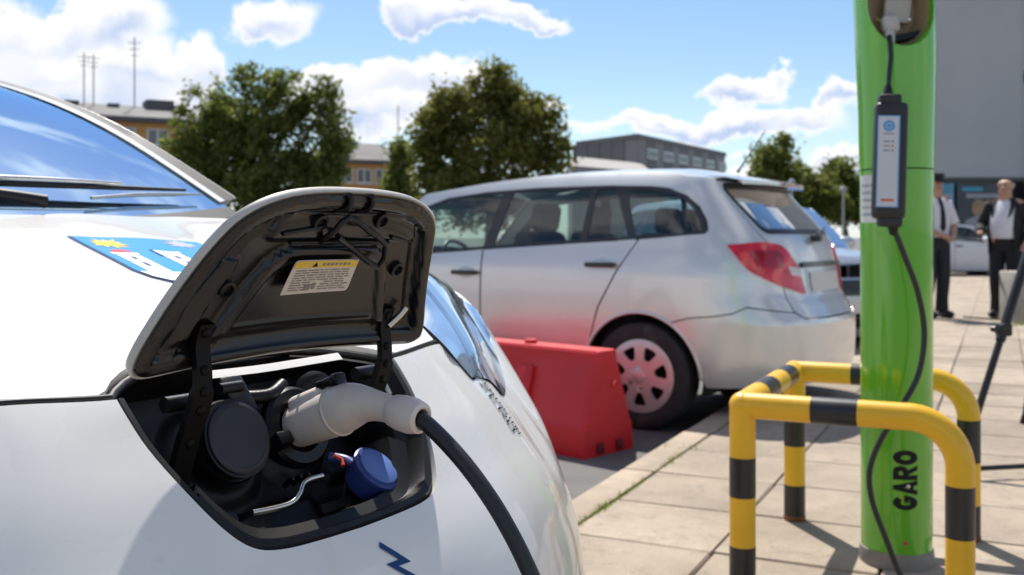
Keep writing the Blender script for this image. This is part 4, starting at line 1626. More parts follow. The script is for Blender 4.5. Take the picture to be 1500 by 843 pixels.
# painted corners of the aperture
for sg in (1, -1):
    P = [tp(sg * .188, -.078, .012), tp(sg * .176, -.074, .016), tp(sg * .172, -.050, .018), tp(sg * .186, -.046, .012)]
    mesh('painted_corner', P + [p - TN * .004 for p in P], [(0, 1, 2, 3), (7, 6, 5, 4), (0, 4, 5, 1), (1, 5, 6, 2), (2, 6, 7, 3), (3, 7, 4, 0)], WHITE, LF)
# quick-charge socket with its grey flap
AXS = Vector((.93, 0, .36)).normalized()
M = axis_matrix(Vector((.003, -.057, .917)) - AXS * .040, AXS)
qs = lathe('quick_charge_socket', [(.044, 0), (.044, .022), (.042, .026), (.039, .026), (.039, .030), (.041, .031), (.041, .037), (.0385, .0372)], BLACKP, LF, M=M, seg=40)
lathe('quick_charge_cap', [(.0375, .030), (.0375, .0395), (.035, .0412), (.0325, .0414), (.0315, .0405), (.001, .0407)], GREYCAP, qs, M=M, seg=40)
lathe('cap_hinge', [(.006, -.014), (.006, .014)], BLACKP, qs, M=axis_matrix(Vector((-.012, -.057, .966)), (0, 1, 0)), seg=12)
# normal-charge inlet under the plug
NC = (.050, -.050)
ns = lathe('charge_inlet', [(.046, 0), (.046, .02), (.042, .024), (.030, .024), (.030, .005), (.001, .005)], BLACKP, LF, M=axis_matrix(Vector((-.014, .048, .912)) - AXS * .028, AXS), seg=36)
# blue inlet cap hanging open on its strap
cdir = Vector((.66, .10, .74)).normalized()
cc = tp(.098, .034, .033)
Mc = axis_matrix(cc, cdir)
bc = lathe('inlet_cap', [(.001, -.022), (.0245, -.022), (.0262, -.018), (.0275, .000), (.0305, .002), (.0305, .006), (.0285, .0075)], BLUECAP, LF, M=Mc, seg=36)
lathe('cap_face', [(.0245, .0075), (.0245, .0095), (.0230, .0105), (.001, .0107)], mat('cap_face_blue', (.11, .18, .46), .45, var=.06), bc, M=Mc, seg=36)
lathe('cap_rim', [(.0245, .0076), (.0285, .0074), (.0300, .005)], BLUECAP, bc, M=Mc, seg=36)
tube('cap_strap', [cc + Vector((-.012, -.02, .01)), tp(.085, .005, .05), tp(.075, -.008, .06)], [.005, .006, .006], BLUECAP, bc, seg=8, smoothn=5)
tube('cap_tab', [cc + Vector((.012, .022, -.02)), cc + Vector((.016, .042, -.026))], [.006, .003], BLUECAP, bc, seg=8)
tube('high_voltage_mark', [tp(.072, -.004, .05), tp(.078, .004, .048), tp(.074, .012, .047)], .0025, mat('orange_red_plastic', (.6, .06, .02), .5), LF, seg=6)
# bent steel prop on the floor of the bay
tube('prop_rod', [tp(-.073, .036, .045), tp(-.048, .038, .045), tp(-.023, .038, .045), tp(-.006, .031, .045), tp(.006, .021, .045), (tp(.018, .018, .045)), tp(.036, .018, .045)], .0033, STEEL, LF, seg=10, smoothn=5, ry=.8)
# bolts, clips
for (y, s, d_, r) in ((-.102, .036, .038, .0085), (.135, .02, .04, .007), (-.150, -.012, .034, .006), (.155, -.05, .035, .006)):
    b1 = lathe('bolt', [(r * 1.5, -.004), (r * 1.5, .001), (r, .002), (r, .008), (r * .8, .0095), (.001, .0095)], BLACKP, LF, M=axis_matrix(tp(y, s, d_ + .012), TN), seg=14)
box('socket_clip', tp(.012, -.035, .055), (.02, .016, .03), BLACKP, LF, .003, TN.to_track_quat('Z', 'Y').to_matrix())
for k in range(3): box('lock_rib', tp(.005 + .012 * k, .008, .062), (.004, .006, .018), BLACKP, LF, .001, TN.to_track_quat('Z', 'Y').to_matrix())
box('drain_slot', tp(.062, .045, .0715), (.05, .012, .006), DARK, LF, .003, Matrix.Rotation(R(0), 3, 'Z') @ TN.to_track_quat('Z', 'Y').to_matrix())
box('latch_block', tp(-.03, -.09, .045), (.03, .045, .035), BLACKP, LF, .004, TN.to_track_quat('Z', 'Y').to_matrix())
tube('harness', [tp(.11, -.10, .05), tp(.125, -.085, .045), tp(.14, -.07, .05), tp(.15, -.04, .06)], .009, RUBBER, LF, seg=8, smoothn=5)
tube('latch_cable', [tp(-.01, -.095, .05), tp(.02, -.088, .042), tp(.05, -.10, .045)], .008, BLACKP, LF, seg=8, smoothn=5)
lathe('horn', [(.001, 0), (.022, .0), (.024, .004), (.024, .018), (.018, .022), (.001, .022)], BLACKP, LF, M=axis_matrix(tp(.10, -.09, .06), (.8, -.4, .3)), seg=24)

# ------------------------------------------------------------------ the flap itself
LB = Vector((.014, 0, .996))
LT = Vector((.512, 0, .859))
LN = Vector((-.859, 0, .512))            # outside of the flap (turned up and back)


def crown(p, r): return .014 * (1 - (p / .2) ** 2) + .012 * (1 - ((r - .09) / .11) ** 2) - .006


def lidf(p, r, o=0.): return LB + Vector((0, p, 0)) + LT * r + LN * (crown(p, r) + o)


hl_ = [(0, .1975), (.05, .1965), (.09, .1915), (.122, .180), (.145, .162), (.161, .134), (.176, .098), (.193, .055), (.204, .024), (.203, .009), (.192, .001), (.17, -.001), (.10, -.0005), (0, 0)]
lido = hl_ + [(-p, r) for p, r in reversed(hl_[1:-1])]
lido = [(v.x, v.y) for v in catmull([(p, r, 0) for p, r in lido], 3, closed=True)]
inn = lambda p: -LN
flap = panel('charging_flap', lambda p, r: lidf(p, r), lido, WHITE, LF, res=.012, out=lambda p: LN)
# turned edge: outer wall and hem
L0 = [lidf(p, r) for p, r in lido]
L1 = [lidf(p, r) - LN * .006 for p, r in offset_loop(lido, -.0008)]
L2 = [lidf(p, r) - LN * .0085 for p, r in offset_loop(lido, .001)]
L3 = [lidf(p, r) - LN * .0078 for p, r in offset_loop(lido, .0042)]
L4 = [lidf(p, r) - LN * .003 for p, r in offset_loop(lido, .005)]
ARM = mat('arm_black', (.0022, .0022, .0022), .5, var=.2, spec=.18)
HEM = mat('hem_shaded_white', (.50, .47, .41), .42, coat=.3, var=.06, vscale=20)  # white paint with its warm shade put into the colour
mesh('flap_edge', L0 + L1 + L2 + L3 + L4, [(i + k * len(L0), (i + 1) % len(L0) + k * len(L0), (i + 1) % len(L0) + (k + 1) * len(L0), i + (k + 1) * len(L0)) for k in range(4) for i in range(len(L0))], HEM, flap, smooth=True, sharp=60)
# moulded liner: flange, trough and raised fields
lin = offset_loop(lido, .0042)
LP = np.array(densify(lin, .004))
plate_ = fillet([(-.135, .012), (-.075, .130), (.085, .130), (.135, .012)], [.02, .03, .03, .02], 5)
topf = fillet([(-.10, .140), (-.085, .172), (.10, .172), (.125, .140)], .012, 4)
sideL = fillet([(-.180, .02), (-.172, .055), (-.135, .12), (-.118, .12), (-.155, .02)], .008, 3)


def sd(pt, loop):
    d = dist_loop([pt], loop)[0]
    return d if inside([pt], loop)[0] else -d


sm = lambda x: 0 if x <= 0 else 1 if x >= 1 else x * x * (3 - 2 * x)
npl, ntp, nsl = np.array(plate_), np.array(topf), np.array(sideL)


def lh_table():
    gp, gr = np.arange(-.21, .2101, .0015), np.arange(-.006, .2101, .0015)
    Q = np.array([(p, r) for r in gr for p in gp])
    vs = lambda x: np.clip(x, 0, 1) ** 2 * (3 - 2 * np.clip(x, 0, 1))
    sdv = lambda loop: dist_loop(Q, loop) * np.where(inside(Q, loop), 1, -1)
    de = dist_loop(Q, np.array(lin)) * np.where(inside(Q, np.array(lin)), 1, 0)
    s1 = sdv(npl)
    h = .004 * vs(de / .004) - .010 * vs((de - .014) / .006) + .004 * vs((de - .026) / .01)
    h += .010 * vs(s1 / .005 + .5) - .003 * vs((s1 - .012) / .005)
    h += .007 * vs(sdv(ntp) / .004 + .5) + .006 * vs(sdv(nsl) / .003 + .5)
    h += .003 * vs(1 - np.abs(Q[:, 1] - .045 - .1 * Q[:, 0] ** 2) / .003) * (np.abs(Q[:, 0]) < .10)
    return gp, gr, h.reshape(len(gr), len(gp))


HP, HR, HT = lh_table()


def lh(p, r):
    """height of the liner towards the viewer"""
    a = min(max((p - HP[0]) / .0015, 0), len(HP) - 1.001)
    b_ = min(max((r - HR[0]) / .0015, 0), len(HR) - 1.001)
    i, j = int(a), int(b_)
    fa, fb_ = a - i, b_ - j
    return float((HT[j, i] * (1 - fa) + HT[j, i + 1] * fa) * (1 - fb_) + (HT[j + 1, i] * (1 - fa) + HT[j + 1, i + 1] * fa) * fb_)


def linf(p, r): return lidf(p, r) - LN * (.011 + lh(p, r))


lcache = {}


def linc(p, r):
    k = (round(p, 6), round(r, 6))
    if k not in lcache: lcache[k] = linf(p, r)
    return lcache[k]


liner = panel('flap_liner', linc, lin, LINER, flap, res=.0042, out=inn, eps=1.5e-3)


def lq(p, r, up=.004): return lidf(p, r) - LN * (.011 + lh(p, r) + up)


# warning label
def labf(p, r): return lidf(p, r) - LN * .0245


lb = panel('warning_label', labf, fillet([(-.057, .081), (-.0555, .1215), (.0355, .1205), (.0385, .0815)], [.001, .005, .001, .006], 4), LABELM, flap, res=.01, thick=.0006, out=inn)
panel('label_band', labf, fillet([(-.0558, .1125), (-.0547, .1205), (.0348, .1197), (.0355, .1118)], [.001, .004, .001, .001], 3), LABELY, lb, res=.01, off=.0004, out=inn)
rl_ = random.Random(2)
for k in range(9):
    r0 = .1085 - .0029 * k
    x = -.050
    while x < .030:
        w_ = rl_.uniform(.004, .016)
        if x + w_ > .033: break
        if not (k > 4 and -.03 < x < -.012):
            panel('print_line', labf, [(x, r0), (x, r0 + .0012), (x + w_, r0 + .0012), (x + w_, r0)], LABELT, lb, res=.02, off=.0005, out=inn)
        x += w_ + .002
panel('warning_triangle', labf, [(-.030, .1135), (-.026, .1193), (-.022, .1135)], BLACKDEC, lb, res=.01, off=.0007, out=inn)
for k in range(7): panel('print_line', labf, [(-.016 + .006 * k, .1143), (-.016 + .006 * k, .1178), (-.0118 + .006 * k, .1178), (-.0118 + .006 * k, .1143)], LABELT, lb, res=.02, off=.0006, out=inn)
for (a, b_, r0, r1) in ((-.028, -.020, .085, .092), (-.018, -.013, .086, .0935)):
    panel('print_symbol', labf, [(a, r0), (a, r1), (b_, r1), (b_, r0)], LABELT, lb, res=.02, off=.0006, out=inn)
# latch loop, ribs
loop = [(-.012, .146), (-.010, .171), (.058, .143), (.063, .113)]
tube('latch_loop', [lq(-.026, .139, .006), lq(-.026, .158, .010), lq(-.010, .172, .012), lq(.020, .160, .013), lq(.057, .143, .013), lq(.0625, .114, .013), lq(.02, .133, .012), lq(-.014, .149, .008)], .0032, BLACKP, flap, seg=10, smoothn=2)
for (a, b_, r0, r1) in ((-.085, -.03, .150, .158), (.075, .125, .146, .136), (-.06, .085, .1345, .1345)):
    tube('liner_rib', [lq(a + (b_ - a) * t, r0 + (r1 - r0) * t, .001) for t in np.linspace(0, 1, 6)], .0022, BLACKP, flap, seg=8)
tube('liner_rib', [lq(-.02 + .004 * math.cos(t), .185 + .009 * math.sin(t) * 1.2, .003) for t in np.linspace(-1.5, 1.5, 6)], .003, BLACKP, flap, seg=8)
tube('liner_rib', [lq(.012 + .004 * math.cos(t), .185 + .009 * math.sin(t) * 1.2, .003) for t in np.linspace(-1.5, 1.5, 6)], .003, BLACKP, flap, seg=8)
for (p, r) in ((-.118, .085), (-.04, .162), (.05, .165), (.118, .10)):
    lathe('liner_boss', [(.009, 0), (.009, .005), (.006, .006), (.005, .002), (.001, .002)], BLACKP, flap, M=axis_matrix(lq(p, r, -.001), -LN), seg=18)
# hinge arms from the flap down into the bay
for sg in (1, -1):
    yb_ = sg * .128
    A = [lq(sg * .130, .050, .002), lq(sg * .130, .028, .008), lq(sg * .130, .004, .016), Vector((.030, sg * .130, .965)), Vector((.012, sg * .130, .925)), Vector((-.004, sg * .130, .88)), Vector((-.02, sg * .130, .83))]
    A = catmull(A, 5)
    rows = []
    for i, p in enumerate(A):
        tg = (A[min(i + 1, len(A) - 1)] - A[max(i - 1, 0)]).normalized()
        nn_ = Vector((0, 1, 0)).cross(tg).normalized()
        w_ = .0085 + .003 * (i > 12)
        rows.append([p + Vector((0, -w_, 0)) + nn_ * .004, p + Vector((0, w_, 0)) + nn_ * .004, p + Vector((0, w_, 0)) - nn_ * .004, p + Vector((0, -w_, 0)) - nn_ * .004])
    ha = grid('hinge_arm', rows, ARM, flap, close=True)
    for i in (2, 9, 13, 16, 20):
        p = A[i]
        tg = (A[i + 1] - A[i - 1]).normalized()
        nn_ = Vector((0, 1, 0)).cross(tg).normalized()
        if nn_.x < 0: nn_ = -nn_
        lathe('rivet', [(.005, .003), (.005, .005), (.0035, .0065), (.001, .007)], ARM, ha, M=axis_matrix(p, nn_), seg=14)
    tube('hinge_pin', [Vector((.004, sg * .112, .962)), Vector((.004, sg * .150, .962))], .008, BLACKP, ha, seg=12)
    if sg > 0:
        tube('return_spring', [lq(.135, .03, .012), lq(.145, .045, .010), lq(.150, .055, .010)], .004, STEEL, ha, seg=8, smoothn=4)

# ------------------------------------------------------------------ charging lead: plug, cable, control box, mains plug
CC = thing('charging_lead', 'cream charging plug on a black cable with a control box hung on the green post', 'charging cable', (.25, 1.0, PZ), 0, zoff=PZ)
# the lead is laid out in world coordinates; its empty stands at the floor under the plug
ang = math.atan2(-.555, .83)
FW, LW3 = Vector((.83, -.555, 0)).normalized(), Vector((.555, .83, 0)).normalized()


def lw(v):     # car-local to world, relative to the lead's empty
    v = Vector(v)
    return Vector((-.247, 1.09, 0)) + FW * v.x + LW3 * v.y + Vector((0, 0, v.z)) - Vector((.25, 1.0, 0))


AXP = Vector((.93, 0, .36)).normalized()
S0 = Vector((-.010, .048, .914))
ax = [S0 - AXP * .012, S0, S0 + AXP * .014, S0 + AXP * .030, Vector((.040, .048, .9330)), Vector((.053, .048, .9380)), Vector((.065, .048, .9412)), Vector((.0767, .048, .9428)), Vector((.0911, .048, .9428)), Vector((.1052, .048, .9416)), Vector((.1192, .048, .9395))]
ra_ = [.0238, .0246, .0252, .0262, .0268, .0258, .0232, .0196, .0165, .0148, .0144]
P_ = catmull([lw(p) for p in ax], 5)
rc_ = Crv(list(enumerate(ra_)))
rr_ = [rc_(i / 5) for i in range(len(P_))]
v, f = tube_geo(P_, rr_, 28, True)
plug = mesh('plug_body', v, f, CREAM, CC, smooth=True, sharp=50)
e_ = Vector((.1172, .048, .9400))
dE = (Vector((.157, .046, .9355)) - e_).normalized()
v, f = lathe_geo([(.0142, -.003), (.0168, .001), (.0186, .012), (.0188, .026), (.0160, .038), (.0120, .0405), (.0098, .039), (.0095, .030)], 28, axis_matrix(lw(e_), lw(e_ + dE) - lw(e_)))
mesh('plug_collar', v, f[:-1], CREAM, plug, smooth=True, sharp=40)
axw = lw(AXP) - lw((0, 0, 0))
seamx = (ax[5] - ax[3]).normalized()
v, f = lathe_geo([(.0262, -.0016), (.0284, -.001), (.0284, .001), (.0262, .0016)], 32, axis_matrix(lw(ax[4]), lw(seamx) - lw((0, 0, 0))))
mesh('plug_seam', v, f[:-2], mat('cream_seam', (.60, .52, .45), .45, var=.03), plug, smooth=True)
v, f = lathe_geo([(.0215, -.05), (.0215, -.012), (.0235, -.011)], 24, axis_matrix(lw(S0), axw))
mesh('plug_nose', v, f, BLACKP, plug, smooth=True, sharp=40)
# upper hood with the release lever
upx = AXP.cross(Vector((0, -1, 0))).normalized()
if upx.z < 0: upx = -upx
Rb = Matrix.Rotation(ang, 3, 'Z') @ Matrix((AXP, Vector((0, 1, 0)), AXP.cross(Vector((0, 1, 0))))).transposed()
bm = bmesh.new()
bm_box(bm, lw(S0 + AXP * .018 + upx * .017), (.056, .030, .030), .009, Rb, seg=3)
bm_obj('latch_hood', bm, CREAM, plug)
bm = bmesh.new()
bm_box(bm, lw(S0 + AXP * .050 + upx * .0315), (.026, .020, .010), .003, Rb, seg=2)
bm_box(bm, lw(S0 + AXP * .064 + upx * .030), (.012, .016, .016), .003, Rb, seg=2)
bm_obj('release_lever', bm, BLACKP, plug)
CABLE = mat('cable_rubber', (.013, .013, .015), .42, var=.15, vscale=40)
# cable: from the plug down past the bumper, over the floor and up the post
cab = [lw(p) for p in ((.145, .0465, .9365), (.1597, .046, .9325), (.1841, .046, .9169), (.2096, .047, .8961), (.2344, .048, .8712), (.2545, .050, .8455), (.2742, .054, .812), (.2896, .058, .775), (.305, .066, .70), (.318, .08, .55))]
o_ = Vector((.25, 1.0, 0))
cab += [Vector(p) - o_ for p in ((.33, .98, .24), (.42, 1.05, .135), (.60, 1.35, .130), (.85, 1.9, .130), (1.02, 2.55, .130), (1.13, 2.80, .135))]
PX = lambda px, py, Y: Vector(((px - 750) / 1500 * Y, Y, 1.12 + (348 - py) / 1500 * Y))
low_ = [PX(1322, 848, 2.92), PX(1298, 790, 2.94), PX(1278, 735, 2.95), PX(1274, 690, 2.955), PX(1290, 645, 2.96), PX(1318, 600, 2.97), PX(1345, 550, 2.985), PX(1354, 490, 2.99), PX(1345, 430, 2.985), PX(1325, 375, 2.975), PX(1308, 332, 2.965)]
cab += [p - o_ for p in low_]
tube('cable', cab, .0084, CABLE, CC, seg=14, smoothn=8)
# control box
bxc = PX(1303, 236, 2.955) - o_
rbx = Matrix.Rotation(R(-8), 3, 'Z') @ Matrix.Rotation(R(1.5), 3, 'Y')
bm = bmesh.new()
bm_box(bm, bxc, (.090, .055, .335), .014, rbx, seg=3)
bm_box(bm, bxc + Vector((0, 0, -.176)), (.066, .045, .03), .008, rbx)
bm_box(bm, bxc + Vector((0, 0, .176)), (.062, .045, .03), .008, rbx)
bx_ = bm_obj('control_box', bm, mat('box_plastic', (.018, .018, .02), .5, var=.15, vscale=20, bump=.1, bscale=300), CC)
fo = rbx @ Vector((0, -1, 0))
ri = rbx @ Vector((1, 0, 0))
uu = rbx @ Vector((0, 0, 1))


def bq(name, x0, x1, z0, z1, m, k, par):
    c = bxc + fo * (.0280 + .0006 * k) + ri * (-.010)
    P = [c + ri * x + uu * z for x, z in ((x0, z0), (x1, z0), (x1, z1), (x0, z1))]
    b_ = [p - fo * .0008 for p in P]
    return mesh(name, P + b_, [(0, 1, 2, 3), (0, 4, 5, 1), (1, 5, 6, 2), (2, 6, 7, 3), (3, 7, 4, 0)], m, par)


la = bq('box_label', -.031, .031, -.135, .128, mat('label_blue_edge', (.12, .33, .62), .4), 0, bx_)
bq('label_face', -.028, .027, -.132, .125, mat('label_silver', (.56, .57, .60), .4, var=.03), 1, la)
M = axis_matrix(bxc + fo * .0298 + ri * -.010 + uu * .098, fo)
v, f = lathe_geo([(.0095, 0), (.0095, .0004), (.0155, .0004), (.0155, 0)], 24, M)
mesh('box_emblem', v, f[:-2], mat('emblem_blue', (.05, .28, .60), .4), la)
v, f = lathe_geo([(.006, 0), (.006, .0005), (.001, .0005)], 16, M)
mesh('emblem_mark', v, f, MATS['emblem_blue'], la)
bq('label_print', -.016, .014, .074, .077, LABELT, 2, la)
for k, mm in enumerate(((.05, .22, .12), (.62, .10, .02), (.10, .10, .11))):
    z = .052 - .013 * k
    bq('label_print', -.014, .004, z, z + .0035, LABELT, 2, la)
    bq('indicator', .009, .014, z - .001, z + .0045, mat('indicator_%d' % k, mm, .4), 2, la)
bq('label_print', -.018, .018, -.118, -.111, mat('print_red', (.60, .12, .06), .5), 2, la)
# glands and the lead up to the socket
tube('cable_gland', [PX(1307, 312, 2.955) - o_, PX(1308, 322, 2.958) - o_, PX(1309, 344, 2.965) - o_], [.021, .019, .011], RUBBER, CC, seg=16)
tube('cable_gland', [PX(1300, 158, 2.955) - o_, PX(1300, 146, 2.96) - o_, PX(1301, 126, 2.97) - o_], [.021, .018, .010], RUBBER, CC, seg=16)
tube('supply_cable', [p - o_ for p in (PX(1301, 132, 2.965), PX(1303, 105, 2.985), PX(1305, 85, 3.0), PX(1304, 68, 3.03), PX(1303, 54, 3.07))], .0075, CABLE, CC, seg=12, smoothn=6)
mp = bmesh.new()
bm_box(mp, PX(1304, 36, 3.10) - o_, (.052, .045, .058), .016, Matrix.Rotation(R(-4), 3, 'Y'), seg=3)
bm_box(mp, PX(1303, 56, 3.085) - o_, (.028, .032, .05), .010, seg=3)
bm_obj('mains_plug', mp, mat('grey_plug_plastic', (.46, .43, .40), .45, var=.04), CC)


# ------------------------------------------------------------------ green charging post
GP = Vector((1.188, 3.165, PZ))
post = thing('charging_post', 'tall round green charging post with GARO lettering inside the yellow and black guard rail', 'charging post', GP, 0)
rpost = Crv([(0, .104), (.3, .105), (1.0, .107), (1.35, .112), (1.6, .119), (2.0, .121)])


def postf(a, z):          # a = metres round the front from the middle, z above pavement
    r = rpost(z)
    th = a / .11
    lean = max(0, z - 1.3) ** 2 * .055
    return Vector((r * math.sin(th) - lean * 1.1, -r * math.cos(th) - lean * .6, z))


PI11 = math.pi * .11
outp = lambda p: Vector((p.x, p.y, 0))
hole = []
hz_ = 1.70
for k in range(40):
    t = 2 * math.pi * k / 40
    dx = .097 * math.cos(t)
    dz = .130 * math.sin(t)
    hole.append((.11 * math.asin(max(-.97, min(.97, dx / .114))) - .010, hz_ + dz))
base_o = [(-PI11 + 1e-4, .045), (PI11 - 1e-4, .045), (PI11 - 1e-4, 1.205), (-PI11 + 1e-4, 1.205)]
pb = panel('post_body', postf, base_o, GREEN, post, res=.03, out=outp, thick=.004)
up_o = [(-PI11 + 1e-4, 1.209), (PI11 - 1e-4, 1.209), (PI11 - 1e-4, 2.02), (-PI11 + 1e-4, 2.02)]
pu = panel('post_head', postf, up_o, GREEN, post, holes=[hole], res=.022, out=outp, thick=.004)
v, f = lathe_geo([(.10, 1.19), (.10, 1.225)], 36)
mesh('post_joint', v, f[:-2], DARK, post, smooth=True)
cp_ = postf(0, 2.02)
lathe('post_cap', [(.121, 0), (.119, .02), (.10, .045), (.05, .06), (.001, .063)], GREEN, post, M=Matrix.Translation((cp_.x, cp_.y + .121, 2.02)), seg=40)
lathe('post_foot', [(.100, -.004), (.108, .0), (.110, .03), (.107, .048), (.100, .05)], mat('grey_foot', (.22, .20, .18), .6, var=.15), post, seg=40)
# recess: rim rolls back to an inner shell and a back plate
hp_ = [postf(*p) for p in hole]
cen = sum(hp_, Vector()) / len(hp_)
rows = []
for (k, dy) in ((1.0, 0), (.965, .010), (.93, .035), (.86, .085), (.70, .115), (.02, .125)):
    rows.append([Vector((cen.x + (p.x - cen.x) * k, (p.y if k == 1 else (cen.y - .02) * .35 + p.y * .65 * (k > .9) + (k <= .9) * (cen.y - .02) * .65) + dy, cen.z + (p.z - cen.z) * k)) for p in hp_])
grid('recess_rim', rows[:3], GREEN, pu, close=True)
grid('recess_shell', rows[2:], BRONZE, pu, close=True)
sk_ = Vector((cen.x + .012, cen.y + .075, 1.70))
so = box('socket_plate', sk_, (.082, .02, .085), mat('socket_grey', (.50, .46, .42), .5, var=.05), post, .008, Matrix.Rotation(R(6), 3, 'Y'))
box('socket_housing', sk_ + Vector((.0, .022, 0)), (.062, .03, .066), MATS['socket_grey'], so, .008)
for dx, dz in ((.033, .034), (-.033, .034), (.033, -.034)):
    lathe('screw', [(.005, 0), (.005, .003), (.001, .004)], STEEL, so, M=axis_matrix(sk_ + Vector((dx, -.010, dz)), (0, -1, 0)), seg=10)
box('fuse_strip', sk_ + Vector((0, .0, .085)), (.13, .03, .022), BRONZE, post, .004)
tube('earth_wire', [sk_ + Vector((-.06, .0, -.03)), sk_ + Vector((-.045, -.015, -.05)), sk_ + Vector((-.03, -.005, -.075)), sk_ + Vector((-.05, -.0, -.10))], .0035, YELDEC, post, seg=8, smoothn=5)
tube('live_wire', [sk_ + Vector((-.05, .0, -.06)), sk_ + Vector((-.055, -.01, -.08)), sk_ + Vector((-.03, -.005, -.095))], .0035, REDDEC, post, seg=8, smoothn=5)
box('terminal_block', sk_ + Vector((.02, -.01, -.088)), (.09, .03, .022), BLACKP, post, .004, Matrix.Rotation(R(-12), 3, 'Y'))
# white notice on the side, rating spots
pn = panel('notice', postf, [(-.178, 1.045), (-.100, 1.045), (-.100, 1.19), (-.178, 1.19)], mat('notice_white', (.66, .66, .66), .5, var=.06), post, res=.02, off=.0006, out=outp)
for k in range(5):
    panel('notice_print', postf, [(-.165, 1.065 + .022 * k), (-.112, 1.065 + .022 * k), (-.112, 1.074 + .022 * k), (-.165, 1.074 + .022 * k)], GREYDEC, pn, res=.03, off=.0012, out=outp)
for (a, z) in ((-.005, .255), (-.012, .085)):
    lathe('post_screw', [(.006, 0), (.006, .003), (.001, .004)], STEEL if z > .2 else REDDEC, post, M=axis_matrix(postf(a, z), postf(a, z) - Vector((0, 0, z))), seg=12)
# the lettering, read upwards: G A R O as bold strokes wrapped on the post
def glyph(ch):
    if ch == 'O':
        o = [(.5 + .5 * math.cos(t), .5 + .5 * math.sin(t)) for t in np.linspace(0, 2 * math.pi, 28, endpoint=False)]
        i = [(.5 + .17 * math.cos(t), .5 + .20 * math.sin(t)) for t in np.linspace(0, 2 * math.pi, 22, endpoint=False)]
        return [(o, [i])]
    if ch == 'G':
        o = [(.5 + .5 * math.cos(t), .5 + .5 * math.sin(t)) for t in np.linspace(R(38), R(360), 26)]
        i = [(.5 + .17 * math.cos(t), .5 + .20 * math.sin(t)) for t in np.linspace(R(338), R(38), 20)]
        return [(o + [(1.0, .56), (.52, .56), (.52, .34), (.72, .34)] + i, [])]
    if ch == 'A':
        return [([(0, 0), (.36, 1), (.64, 1), (1, 0), (.67, 0), (.63, .17), (.37, .17), (.33, 0)], [[(.44, .40), (.56, .40), (.50, .60)]])]
    if ch == 'R':
        return [([(0, 0), (0, 1), (.62, 1), (.85, .93), (.96, .72), (.88, .50), (.68, .40), (1, 0), (.68, 0), (.40, .38), (.33, .36), (.33, 0)], [[(.33, .60), (.33, .77), (.55, .77), (.62, .69), (.55, .60)]])]


H_ = .076
zc_ = .184
for k, ch in enumerate('GARO'):
    for o, hs in glyph(ch):
        tr = lambda p: (.026 - p[1] * H_, zc_ + (k * .93 + p[0] * .90) * .0485)
        panel('letter', postf, [tr(p) for p in o], BLACKDEC, post, holes=[[tr(p) for p in h] for h in hs], res=.012, off=.0008, out=outp)

# ------------------------------------------------------------------ guard rail round the post
RA = Vector((.653, 2.90, PZ))
rail = thing('guard_rail', 'yellow and black striped tubular guard rail standing round the green post', 'guard rail', RA, 0)
uR, uK = Vector((KR.x, KR.y, 0)), Vector((KD.x, KD.y, 0))
WR, DR_, HR_ = .565, .815, .525
rp = .0365


def hoop(o, right):
    """post, big bend, post: path from the left foot over the top to the right foot"""
    pts = [o + Vector((0, 0, -.02)), o + Vector((0, 0, HR_ - .001))]
    return pts


def arc_pts(c, a, b_, r, n=9):
    return [c + a * (r * math.cos(t)) + b_ * (r * math.sin(t)) for t in np.linspace(0, math.pi / 2, n)]


Zv = Vector((0, 0, 1))


def stripes(name, path, cuts, first, parent):
    """cut a tube path at given lengths into alternately painted pieces"""
    P = [Vector(p) for p in path]
    # resample finely
    Q = []
    for a, b_ in zip(P[:-1], P[1:]):
        n = max(1, int((b_ - a).length / .02))
        for k in range(n): Q.append(a.lerp(b_, k / n))
    Q.append(P[-1])
    L = [0]
    for a, b_ in zip(Q[:-1], Q[1:]): L.append(L[-1] + (b_ - a).length)

    def at(s):
        s = max(0, min(L[-1], s))
        i = 0
        while i < len(L) - 2 and L[i + 1] < s: i += 1
        return Q[i].lerp(Q[i + 1], (s - L[i]) / max(1e-9, L[i + 1] - L[i]))
    cs = [0] + [c for c in cuts if c < L[-1]] + [L[-1]]
    col = first
    for s0, s1 in zip(cs[:-1], cs[1:]):
        seg_ = [at(s0)] + [q for q, l in zip(Q, L) if s0 + .004 < l < s1 - .004] + [at(s1)]
        tube(name + ('_band' if col else '_pipe'), seg_, rp + (.0005 if col else 0), BLKENAMEL if col else YELLOW, parent, seg=24, cap=True)
        col = 1 - col
    return L[-1]


z0 = Vector((0, 0, 0))
# front hoop: left foot is mitred into the corner, right end is a wide bend
rb2 = .125
rc = uR * WR
front_left = [z0 + Zv * -.01, Zv * HR_]
stripes('post', front_left, [.138, .277, .389], 1, rail)
c2 = rc - uR * rb2 + Zv * (HR_ - rb2)
front_top = [Zv * HR_ + uR * .0, c2 + Zv * rb2] + [c2 + uR * (rb2 * math.sin(t)) + Zv * (rb2 * math.cos(t)) for t in np.linspace(.08, math.pi / 2, 14)] + [rc + Zv * -.01]
stripes('hoop', front_top, [.19, .312, .68, .815, .95], 0, rail)
# side rail back to the far hoop
stripes('side', [Zv * HR_, Zv * HR_ + uK * DR_], [.22, .38, .55, .70], 0, rail)
